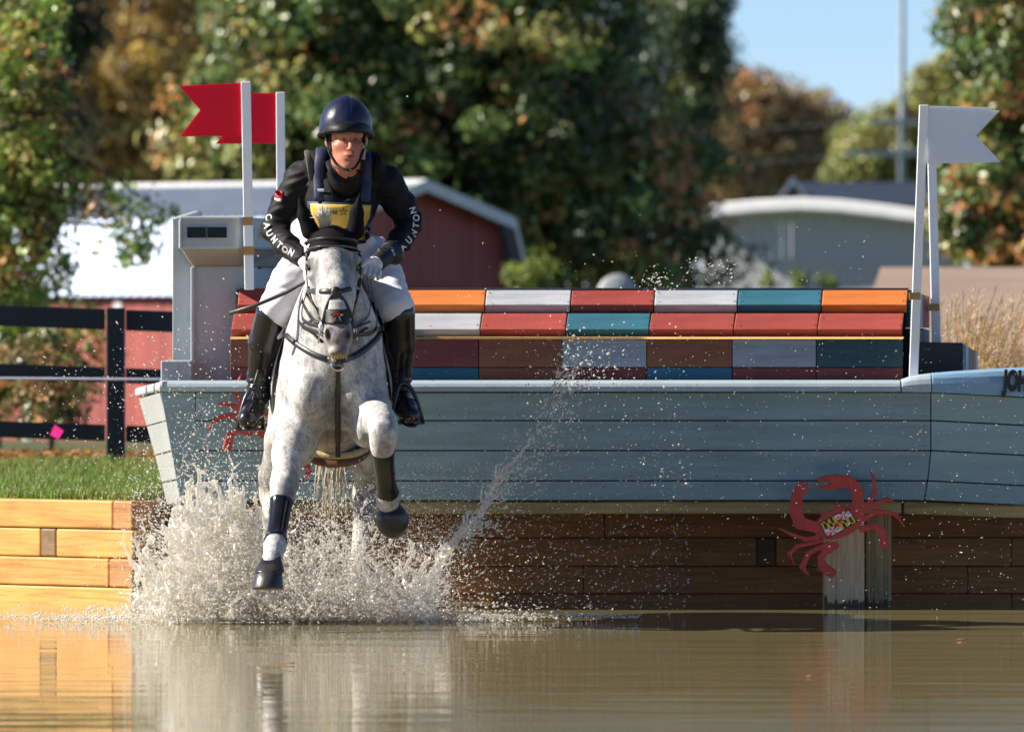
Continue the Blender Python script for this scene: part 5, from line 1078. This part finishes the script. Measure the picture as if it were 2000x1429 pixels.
# boots with ankle creases
BOOT = pm('polished_black_boot', (.010, .010, .012), .22, .25, 10, .12, 40, spec=.5)
for (sp_, sr), (fp_, fr_), kx in ((SH_L, FT_L, -1), (SH_R, FT_R, 1)):
    c = P(sp_[1][0], 720, 38); g = Field((c.x - .2, 37.7, .9), (c.x + .22, 38.4, 1.56), .0045)
    g.chain([P(*p) for p in sp_], [r_ + .011 for r_ in sr], .02); g.chain([P(*p) for p in fp_], [r_ + .004 for r_ in fr_], .03); g.cone(P(fp_[0][0], fp_[0][1] + 12, 38.17), P(fp_[0][0], fp_[0][1] + 18, 38.17), .036, .034, .03)
    z_ = g.ax[2][None, None, :]; w_ = np.exp(-((z_ - P(0, 752, 38.1).z) / .045) ** 2); g.d += (.0045 * np.sin(z_ * 210) * w_ + 0 * g.ax[0][:, None, None] + 0 * g.ax[1][None, :, None]).astype(np.float32)
    kn = P(0, 618 if kx < 0 else 606, 37.95).z; xk = P(sp_[0][0], 0, 37.94).x
    g.cut(lambda x, y, z: z - kn + kx * (x - xk) * -.9 + (y - 37.94) * -.25)
    V, Fc = g.mesh(); bt = obj('boot', V, Fc, BOOT, rd, True)
    a, b_ = Vector(P(*fp_[0])), Vector(P(*fp_[2])); d_ = (b_ - a); s0 = a + Vector((0, .05, -.055)); s1 = b_ + d_.normalized() * .02 + Vector((0, 0, -.042))
    MB().tube(spline([list(s0), list((s0 + s1) / 2), list(s1)], 8), [.034, .036, .036, .036, .038, .04, .04, .036, .02], 10, flat=.25, up=(0, 0, 1)).build('sole', BLACK, bt, True)
# stirrups and leathers belong to the saddle
def stirrup(cx, top, bot, w_, Y, tilt, lea0):
    pts = []
    for t_ in np.linspace(-1, 1, 15): pts.append(P(cx + t_ * w_ + tilt * (1 - abs(t_)) * 10, bot - (bot - top) * (1 - abs(t_) ** 2.4), Y + .04 * t_))
    s_ = MB().tube(pts, .010, 8).build('stirrup', RUB, sad, True)
    MB().tube([pts[0] + Vector((0, 0, 0)), pts[-1]], .018, 8, flat=.4, up=(0, 0, 1)).build('tread', RUB, s_, True)
    MB().tube([P(lea0[0], lea0[1], 38.12), P((lea0[0] + cx) / 2, (lea0[1] + top) / 2, Y + .05), P(cx + tilt * 10, top + 3, Y)], .017, 8, flat=.25, up=(0, -1, 0)).build('stirrup_leather', LEA, s_, True)
stirrup(489, 758, 838, 25, 37.98, .9, (529, 690)); stirrup(796, 748, 826, 30, 37.98, -1.0, (771, 690))
# gloves: palms and five bent fingers each
GLW = pm('white_glove', (.62, .62, .66), .75, .08, 20, .3, 90); GLB = pm('black_glove', (.012, .012, .014), .65, .2)
def hand(wrist, palm, kn, tips, thumb, matp, name):
    c = np.array(P(*palm)); g = Field(c - .13, c + .13, .0032); W, M_ = P(*wrist), P(*palm)
    g.cone(W, M_, .032, .036, .02)
    for (a, m_, t_) in kn: g.chain([M_ + (P(*a) - M_) * .55, P(*a), P(*m_), P(*t_)], [.014, .0115, .0105, .0085], .006)
    g.chain([P(*p) for p in thumb], [.017, .013, .010], .008); V, Fc = g.mesh(); return obj(name, V, Fc, matp, rd, True)
def fingers(x0, x1, y0, dyk, Yk, curlx, n=4):
    out = []
    for i in range(n):
        t_ = i / (n - 1); x = x0 + (x1 - x0) * t_; y = y0 + dyk * t_; L_ = (1, 1.1, 1.05, .85)[i]
        out.append(((x, y, Yk), (x + curlx * .4, y + 9 * L_, Yk - .028), (x + curlx, y + 15 * L_, Yk + .018)))
    return out
glr = hand((752, 500, 37.82), (733, 516, 37.73), fingers(712, 741, 522, 10, 37.685, -3), None, [(728, 508, 37.70), (715, 511, 37.665), (707, 519, 37.65)], GLW, 'glove')
gll = hand((592, 507, 37.80), (606, 522, 37.72), fingers(622, 600, 528, 12, 37.68, 3), None, [(610, 514, 37.69), (620, 518, 37.66), (627, 526, 37.65)], GLW, 'glove')
g = Field(np.array(P(745, 507, 37.77)) - .1, np.array(P(745, 507, 37.77)) + .1, .004); g.cone(P(757, 497, 37.84), P(737, 513, 37.75), .042, .041, .02); g.cone(P(744, 493, 37.78), P(741, 487, 37.79), .012, .009, .01); V, Fc = g.mesh(); gb = obj('glove_back', V, Fc, GLB, glr, True); GBB = bvh_of(V, Fc)
decal('glove_logo', [(737, 507), (743, 505), (746, 511), (740, 514)], 2, 2, [GBB], .003, pm('gold_print', (.45, .3, .08), .5), glr)
g = Field(np.array(P(595, 510, 37.79)) - .1, np.array(P(595, 510, 37.79)) + .1, .004); g.cone(P(596, 510, 37.79), P(605, 520, 37.735), .037, .037, .02); V, Fc = g.mesh(); obj('glove_back', V, Fc, GLB, gll, True)
# watch
h_ = P(765, 495, 37.80); wt = MB().tube([P(759, 490, 37.86) , P(769, 500, 37.86)], .001, 4).build('watch_band', BLACK, rd)
g = Field(np.array(h_) - .08, np.array(h_) + .08, .0035); g.cone(P(762, 489, 37.875), P(770, 499, 37.875), .045, .045, .01); g.ell(P(765, 495, 37.822), (.033, .016, .031), .008); V, Fc = g.mesh(); wo = obj('watch', V, Fc, BLACK, rd, True); WBV = bvh_of(V, Fc)
decal('watch_screen', [(758, 490), (769, 487), (773, 499), (762, 502)], 3, 3, [WBV], .005, pm('blue_screen', (.08, .34, .55), .25, .2), wo)
bpy.data.objects.remove(wt)
# helmet
HEL = pm('navy_satin_cover', (.007, .010, .038), .36, .2, 8, .5, 22, spec=.5); HB_ = pm('helmet_trim', (.009, .0095, .011), .5, .15, spec=.2)
g = Field(np.array(P(675, 235, 37.85)) - .19, np.array(P(675, 235, 37.85)) + .19, .004); g.ell(P(675, 246, 37.855), (.122, .150, .135), .01); zr = P(0, 258, 37.8).z
g.cut(lambda x, y, z: (zr - (y - 37.70) * .12) - z + 0 * x); g.ell(P(676, 191, 37.85), (.012, .012, .008), .01)
xh = g.ax[0][:, None, None] - P(684, 0, 37.85).x; g.d += (.0018 * np.exp(-(xh / .004) ** 2) + .0014 * np.sin(40 * g.ax[2][None, None, :] + 55 * np.abs(xh))).astype(np.float32) + 0 * g.ax[1][None, :, None].astype(np.float32)
V, Fc = g.mesh(); hel = obj('helmet', V, Fc, HEL, rd, True)
c = P(675, 259, 37.855)
rim = [Vector((c.x + math.cos(a) * .1235, c.y + math.sin(a) * .151, zr - (c.y + math.sin(a) * .151 - 37.70) * .12 + .004)) for a in np.linspace(0, 2 * math.pi, 41)]
MB().tube(rim, .0095, 8).build('rim', HB_, hel, True)
V = []; n = 24
for i in range(n + 1):
    a = math.pi * (1.06 + .88 * i / n); e_ = math.sin(math.pi * i / n) ** .7
    b0 = Vector((c.x + .004 + math.cos(a) * .119, c.y + math.sin(a) * .148, zr + .004)); up_ = b0 + Vector((0, .020 * e_, .052 * e_)); fw = b0 + Vector((0, -.058 * e_, .003 * e_ - .004))
    V += [up_, (up_ + fw) / 2 + Vector((0, -.01 * e_, .010 * e_)), fw, fw + Vector((0, .004, -.006)), b0 + Vector((0, 0, -.006))]
pk_ = obj('peak', V, [(i*5 + k, i*5 + k + 1, i*5 + k + 6, i*5 + k + 5) for i in range(n) for k in range(4)], HB_, hel, True); s_ = pk_.modifiers.new('solid', 'SOLIDIFY'); s_.thickness = .003
HDV = bvh_of(*[(lambda gg: gg)(x) for x in (lambda F_: (head_prims(F_), F_.mesh())[1])(Field(np.array(P(677, 290, 37.82)) - .2, np.array(P(677, 290, 37.82)) + .2, .005))])
tstrap('harness', [(640, 263), (641, 278), (646, 297), (653, 312), (664, 324), (676, 330), (684, 331.5)], .0085, HB_, hel, .005, [HDV], n=26); tstrap('harness', [(713, 262), (712, 276), (709, 288), (704, 304), (697, 320), (690, 328), (682, 331.5)], .007, HB_, hel, .005, [HDV]); tstrap('harness', [(647, 262), (647, 280), (648, 297)], .006, HB_, hel, .005, [HDV])
h_ = hit([HDV], 709, 287)[0] + Vector((.004, -.008, 0)); g = Field(np.array(h_) - .02, np.array(h_) + .02, .0025); g.ell(h_, (.006, .005, .009), .001); V, Fc = g.mesh(); obj('turquoise_clip', V, Fc, pm('turquoise', (.02, .45, .45), .4), hel, True)
# collar with open neck
tstrap('collar', [(642, 312), (648, 330), (657, 345), (668, 352)], .017, TOP, shirt, .004, [HDV, SHB_]); tstrap('collar', [(706, 312), (704, 328), (694, 344), (680, 352)], .015, TOP, shirt, .004, [HDV, SHB_])
# reins
def rein(a, b_, m_): return MB().tube(spline([list(a), list(m_), list(b_)], 12), .010, 8, flat=.25, up=(1, 0, 0)).build('rein', LEA, br, True)
rein(P(687, 640, 37.20), P(718, 545, 37.68), P(722, 610, 37.42)); rein(P(687, 655, 37.24), P(724, 548, 37.70), P(735, 640, 37.5)); rein(P(633, 640, 37.20), P(606, 545, 37.66), P(590, 620, 37.42)); rein(P(633, 655, 37.24), P(603, 548, 37.70), P(583, 625, 37.5))
for s, pts in ((-1, [(632, 632), (612, 626), (592, 632)]), (-1, [(630, 668), (610, 650), (592, 640)]), (1, [(690, 640), (706, 634), (722, 628)]), (1, [(690, 660), (704, 648), (716, 640)])):
    MB().tube([P(x, y, 37.25 + .004 * abs(x - 660)) for x, y in pts], .010, 8, flat=.5).build('martingale_strap', LEA, br, True)
# whip
wp = MB().tube([P(628, 528, 37.60), P(600, 548, 37.62), P(560, 571, 37.63), P(500, 596, 37.64), P(448, 612, 37.65)], [.007, .0075, .0085, .009, .010], 8).build('riding_whip', pm('black_whip', (.03, .03, .03), .45, .4, 60), None, True)
tag(wp, 'black riding whip held in the rider hand on the left, pointing left and down', 'whip')
# ================================================================== SPLASH
def water_white(name, tr, gl):
    m, t, b = newmat(name); out = t.nodes['Material Output']; t.nodes.remove(b)
    d = N(t, 'ShaderNodeBsdfDiffuse'); d.inputs[0].default_value = (.92, .90, .86, 1); tl = N(t, 'ShaderNodeBsdfTranslucent'); tl.inputs[0].default_value = (.93, .90, .84, 1)
    g_ = N(t, 'ShaderNodeBsdfGlossy'); g_.inputs['Roughness'].default_value = .07; tp = N(t, 'ShaderNodeBsdfTransparent'); tp.inputs[0].default_value = (.97, .95, .9, 1)
    a = N(t, 'ShaderNodeMixShader'); a.inputs[0].default_value = .5; t.links.new(d.outputs[0], a.inputs[1]); t.links.new(tl.outputs[0], a.inputs[2])
    c = N(t, 'ShaderNodeMixShader'); c.inputs[0].default_value = gl; t.links.new(a.outputs[0], c.inputs[1]); t.links.new(g_.outputs[0], c.inputs[2])
    e = N(t, 'ShaderNodeMixShader'); e.inputs[0].default_value = tr; t.links.new(c.outputs[0], e.inputs[1]); t.links.new(tp.outputs[0], e.inputs[2]); t.links.new(e.outputs[0], out.inputs[0]); return m
SPW = water_white('splash_water', .42, .36); DROP = water_white('droplet_water', .05, .2)
rng = np.random.RandomState(21)
# --- thrown sheets and tongues of water: short joined strands that form a torn web
g = Field((-1.95, 37.55, -.02), (-.2, 39.2, .82), .0078)
def strand(px0, px1, py1, Y0, Y1, r0, bend=0.0, base=1212, k=.018, n=5):
    a = np.array(P(px0, base, Y0)); a[2] = 0; b = np.array(P(px1, py1, Y1)); pts = []
    for i in range(n + 1):
        t_ = i / n; p = a * (1 - t_) + b * t_; p[2] = b[2] * (1 - (1 - t_) ** 1.8); p[0] += bend * math.sin(t_ * 3.1) + rng.normal() * .014; p[1] += rng.normal() * .02; pts.append(p)
    rr = [r0 * (1 - .75 * (i / n)) * rng.uniform(.6, 1.3) + .002 for i in range(n + 1)]; g.chain(pts, rr, k, pad=.012)
def web(n, fx, fy, rmin, rmax, lmax, Ya=38.0, Yb=38.9):
    for _ in range(n):
        p = np.array(P(fx(), fy(), rng.uniform(Ya, Yb)))
        if p[2] < 0: continue
        d = rng.normal(size=3) * np.array([.8, .6, 1.0]) + np.array([-.25, 0, .45]); d *= rng.uniform(.2, 1) * lmax / np.linalg.norm(d); m_ = p + d * .5 + rng.normal(size=3) * lmax * .18; r_ = rmin + (rmax - rmin) * rng.uniform() ** 2.2
        g.chain([p, m_, p + d], [r_, r_ * rng.uniform(.4, 1.1), r_ * rng.uniform(.25, .9)], .012, pad=.01)
GN = rng.normal; UN = rng.uniform
web(1000, lambda: np.clip(GN(425, 75), 268, 560), lambda: 1205 - abs(GN(0, 92)), .0026, .011, .10)
web(300, lambda: GN(410, 42), lambda: GN(1030, 50), .003, .013, .09)
web(560, lambda: UN(300, 620), lambda: 1208 - abs(GN(0, 50)), .0026, .010, .09)
web(560, lambda: UN(520, 850), lambda: 1208 - abs(GN(0, 80)), .0026, .008, .08)
web(520, lambda: GN(640, 60), lambda: 1205 - abs(GN(0, 95)), .0026, .0085, .09, 37.9, 38.5)
web(260, lambda: UN(730, 835), lambda: 1200 - abs(GN(0, 26)), .006, .018, .06)
for x1, y1 in ((385, 903), (378, 930), (398, 938), (362, 955), (455, 925), (472, 948), (345, 985), (500, 960), (425, 938), (440, 962)):
    strand(x1 + 22, x1, y1, 38.3, 38.2, .018, -.01)
    for _ in range(4): strand(x1 + 20 + rng.normal() * 14, x1 + rng.normal() * 14, y1 + rng.uniform(15, 70), 38.3, 38.3, .012)
for _ in range(70):   # larger torn tongues thrown outwards
    x0 = GN(430, 60); strand(x0, x0 + GN(-45, 40), 1010 + abs(GN(0, 90)), UN(38.1, 38.6), UN(38.0, 38.6), UN(.008, .017), GN() * .03)
for _ in range(50):
    x0 = UN(560, 840); strand(x0, x0 + GN(25, 35), 1205 - abs(GN(60, 50)), UN(38.1, 38.8), UN(38.1, 38.8), UN(.005, .012), GN() * .03)
def ripple(g, amp):
    xx, yy_, z_ = g.ax[0][:, None, None], g.ax[1][None, :, None], g.ax[2][None, None, :]
    g.d += (amp * np.sin(95 * xx + 40 * z_) * np.sin(80 * z_ - 33 * yy_) * np.sin(70 * yy_ + 21 * xx)).astype(np.float32)
ripple(g, .004); g.cut(lambda x, y, z: -.012 - z + 0 * x + 0 * y)
V, Fc = g.mesh(); V = smooth_mesh(V, Fc, 1); print('splash', len(V))
o = obj('splash', V, Fc, SPW, None, True); tag(o, 'white splash of water thrown up around the horse legs', 'splash', kind='stuff')
jet = [(828, 1205), (838, 1150), (852, 1110), (878, 1062), (905, 1035), (935, 1008), (955, 965), (975, 930), (1003, 900), (1030, 868), (1046, 838), (1062, 800), (1078, 765), (1086, 735), (1098, 700)]
g = Field((-.52, 38.05, -.02), (.34, 38.75, 1.3), .0055)
jt = spline(jet, 42)
for off, s_, e_ in ((0, 1, 43), (-5, .7, 24), (6, .6, 26), (11, .45, 18), (-2, .5, 30)):
    pts = [np.array(P(x + off * (1 - i / 42) + rng.normal() * 1.6, y + rng.normal() * 2, 38.4 + .003 * i)) for i, (x, y) in enumerate(jt[:e_])]; pts[0][2] = 0
    rr = [s_ * max(.016 * (1 - i / 17), .0040 if i < 30 else .0032) * rng.uniform(.55, 1.25) + .0012 for i in range(len(pts))]
    for i in range(len(pts) - 1):
        if i > 27 and rng.uniform() < .35: continue
        g.cone(pts[i], pts[i+1], rr[i], rr[i+1], .01, pad=.012)
for _ in range(90):   # curls and rags leaving the jet
    i = rng.randint(2, 22); x, y = jt[i]; a = np.array(P(x, y, 38.4)); b = a + np.array([rng.uniform(-.02, .11), rng.normal() * .04, rng.uniform(-.03, .11)]); m_ = (a + b) / 2 + rng.normal(size=3) * .015; g.chain([a, m_, b], [.007, .0045, .003], .008, pad=.01)
ripple(g, .003); g.cut(lambda x, y, z: -.012 - z + 0 * x + 0 * y); V, Fc = g.mesh(); V = smooth_mesh(V, Fc, 1)
o = obj('water_jet', V, Fc, SPW, None, True); tag(o, 'thin white jet of water arcing up to the right of the horse', 'splash', kind='stuff')
# --- foam line on the surface
C = []; S = []
def drops(n, fx, fy, fY, smin, smax, pw=2.5):
    for _ in range(n):
        p = P(fx(), fy(), fY()); 
        if p.z < .003: p.z = abs(p.z) * .2 + .002
        C.append(tuple(p)); S.append(smin + (smax - smin) * rng.uniform() ** pw)
U = rng.uniform; G = rng.normal
drops(17000, lambda: G(440, 95), lambda: min(1215, max(870, G(1095, 75))), lambda: U(37.9, 38.9), .0008, .0050, 3.2)
drops(17000, lambda: U(280, 900), lambda: 1205 - abs(G(0, 95)), lambda: U(37.8, 39.0), .0008, .0042, 3.2)
drops(12000, lambda: U(540, 880), lambda: 1205 - abs(G(0, 120)), lambda: U(37.8, 39.0), .0008, .004, 3)
drops(9000, lambda: G(640, 70), lambda: 1205 - abs(G(0, 110)), lambda: U(37.7, 38.5), .0010, .0045, 2.6)
drops(5500, lambda: U(255, 480), lambda: 1205 - abs(G(0, 130)), lambda: U(37.6, 39.4), .0011, .005)
drops(2600, lambda: G(860, 110), lambda: U(900, 1200), lambda: U(37.5, 39.5), .0010, .0042)
drops(2200, lambda: G(400, 90), lambda: 1000 - abs(G(0, 150)), lambda: U(37.6, 39.6), .0012, .0048)
drops(500, lambda: U(60, 420), lambda: U(640, 1000), lambda: U(38, 39.8), .0012, .0042)
drops(2600, lambda: U(790, 1350), lambda: 1200 - abs(G(0, 260)), lambda: U(37.6, 39.6), .0009, .0038)
drops(1500, lambda: U(1000, 2000), lambda: U(650, 1190), lambda: U(37.6, 39.6), .0008, .0024)
for i in range(2, 15):
    x, y = jet[i]; drops(110, lambda: x + abs(G(0, 34)), lambda: y + G(0, 26), lambda: U(38.2, 38.6), .0014, .0062)
drops(190, lambda: G(1160, 70), lambda: 760 - abs(G(0, 90)), lambda: U(37.6, 38.4), .0012, .0045); drops(90, lambda: G(1285, 22), lambda: G(550, 12), lambda: 37.8 + G() * .2, .0012, .0042); drops(90, lambda: U(1330, 1440), lambda: U(500, 560), lambda: 37.8 + G() * .2, .0010, .0038); drops(60, lambda: U(1450, 1700), lambda: U(440, 560), lambda: 38, .0009, .0024)
# spray low over the water and foam
drops(9000, lambda: G(520, 190), lambda: 1213 - abs(G(0, 14)), lambda: U(38.1, 38.9), .002, .007, 1.6); drops(2500, lambda: U(0, 950), lambda: 1210 - abs(G(0, 6)), lambda: U(37.9, 38.6), .0012, .004); drops(1200, lambda: U(900, 1250), lambda: 1206 - abs(G(0, 5)), lambda: U(37.9, 38.6), .001, .003)
C = np.array(C); S = np.array(S); S *= np.where(C[:, 0] / C[:, 1] * F + 1000 > 900, 1.35, 1.0); n = len(C); print('drops', n)
oct_v = np.array([(1,0,0), (-1,0,0), (0,1,0), (0,-1,0), (0,0,1), (0,0,-1)], float); oct_f = np.array([(0,2,4), (2,1,4), (1,3,4), (3,0,4), (2,0,5), (1,2,5), (3,1,5), (0,3,5)])
d_ = C - np.array([-.85, 38.3, -.1]); d_ /= np.linalg.norm(d_, axis=1)[:, None]; d_ += rng.normal(size=(n, 3)) * .45; d_ /= np.linalg.norm(d_, axis=1)[:, None]
kk = 1 + rng.uniform(0, 1, n) ** 3 * 3.2; dv = oct_v @ d_.T; V = oct_v[None] + d_[:, None, :] * (dv.T * (kk - 1)[:, None])[:, :, None]
V = (C[:, None, :] + V * (S * kk ** -.35)[:, None, None] * rng.uniform(.75, 1.3, (n, 1, 3))).reshape(-1, 3); Fc = (oct_f[None] + (np.arange(n) * 6)[:, None, None]).reshape(-1, 3)
o = obj('droplets', V, Fc, DROP, None, True); tag(o, 'cloud of flying water droplets around the galloping horse', 'droplets', kind='stuff')
# --- leaves floating on the water
LFM = pm('orange_leaf', (.50, .19, .03), .5, .3, 30)
def floater(px_, py_, s, label, ang=0, col=LFM):
    Y = CAMZ * F / (py_ - HY); c = P(px_, py_, Y); V = []; n = 9; ca, sa = math.cos(ang), math.sin(ang)
    for i in range(n):
        t_ = i / (n - 1); w_ = s * .34 * math.sin(math.pi * t_ ** .8) + .0008; x = (t_ - .5) * s
        for k, dz in ((-1, .014), (0, .004), (1, .016)): yy = k * w_; V.append((c.x + x * ca - yy * sa, c.y + x * sa + yy * ca, .004 + dz * s * 10 * (abs(t_ - .4) + .2)))
    t = thing('fallen_leaf', (c.x, c.y, 0), label, 'leaf', 'leaves floating on the pond')
    b = obj('blade', V, [(i*3 + k, i*3 + k + 1, i*3 + k + 4, i*3 + k + 3) for i in range(n-1) for k in range(2)], col, t, True); b.modifiers.new('s', 'SOLIDIFY').thickness = .0012
    MB().tube([(c.x - s * .5 * ca, c.y - s * .5 * sa, .006), (c.x - s * .85 * ca, c.y - s * .85 * sa, .004)], .0012, 5).build('stem', col, t); return t
floater(561, 1298, .06, 'curled orange leaf floating in front of the horse reflection', .3)
floater(1580, 1322, .022, 'small tan leaf floating left of the crab reflection', .9, pm('tan_leaf', (.55, .33, .18), .5))
floater(1880, 1250, .04, 'brown maple seed leaf floating near the right edge', .1, pm('rust_leaf', (.40, .13, .05), .5))
floater(1085, 1213, .03, 'small red leaf floating right of the splash', .0, pm('red_leaf', (.45, .07, .02), .5))
floater(572, 1243, .03, 'thin brown leaf floating just below the splash line', .0, pm('brown_leaf', (.30, .12, .04), .5))
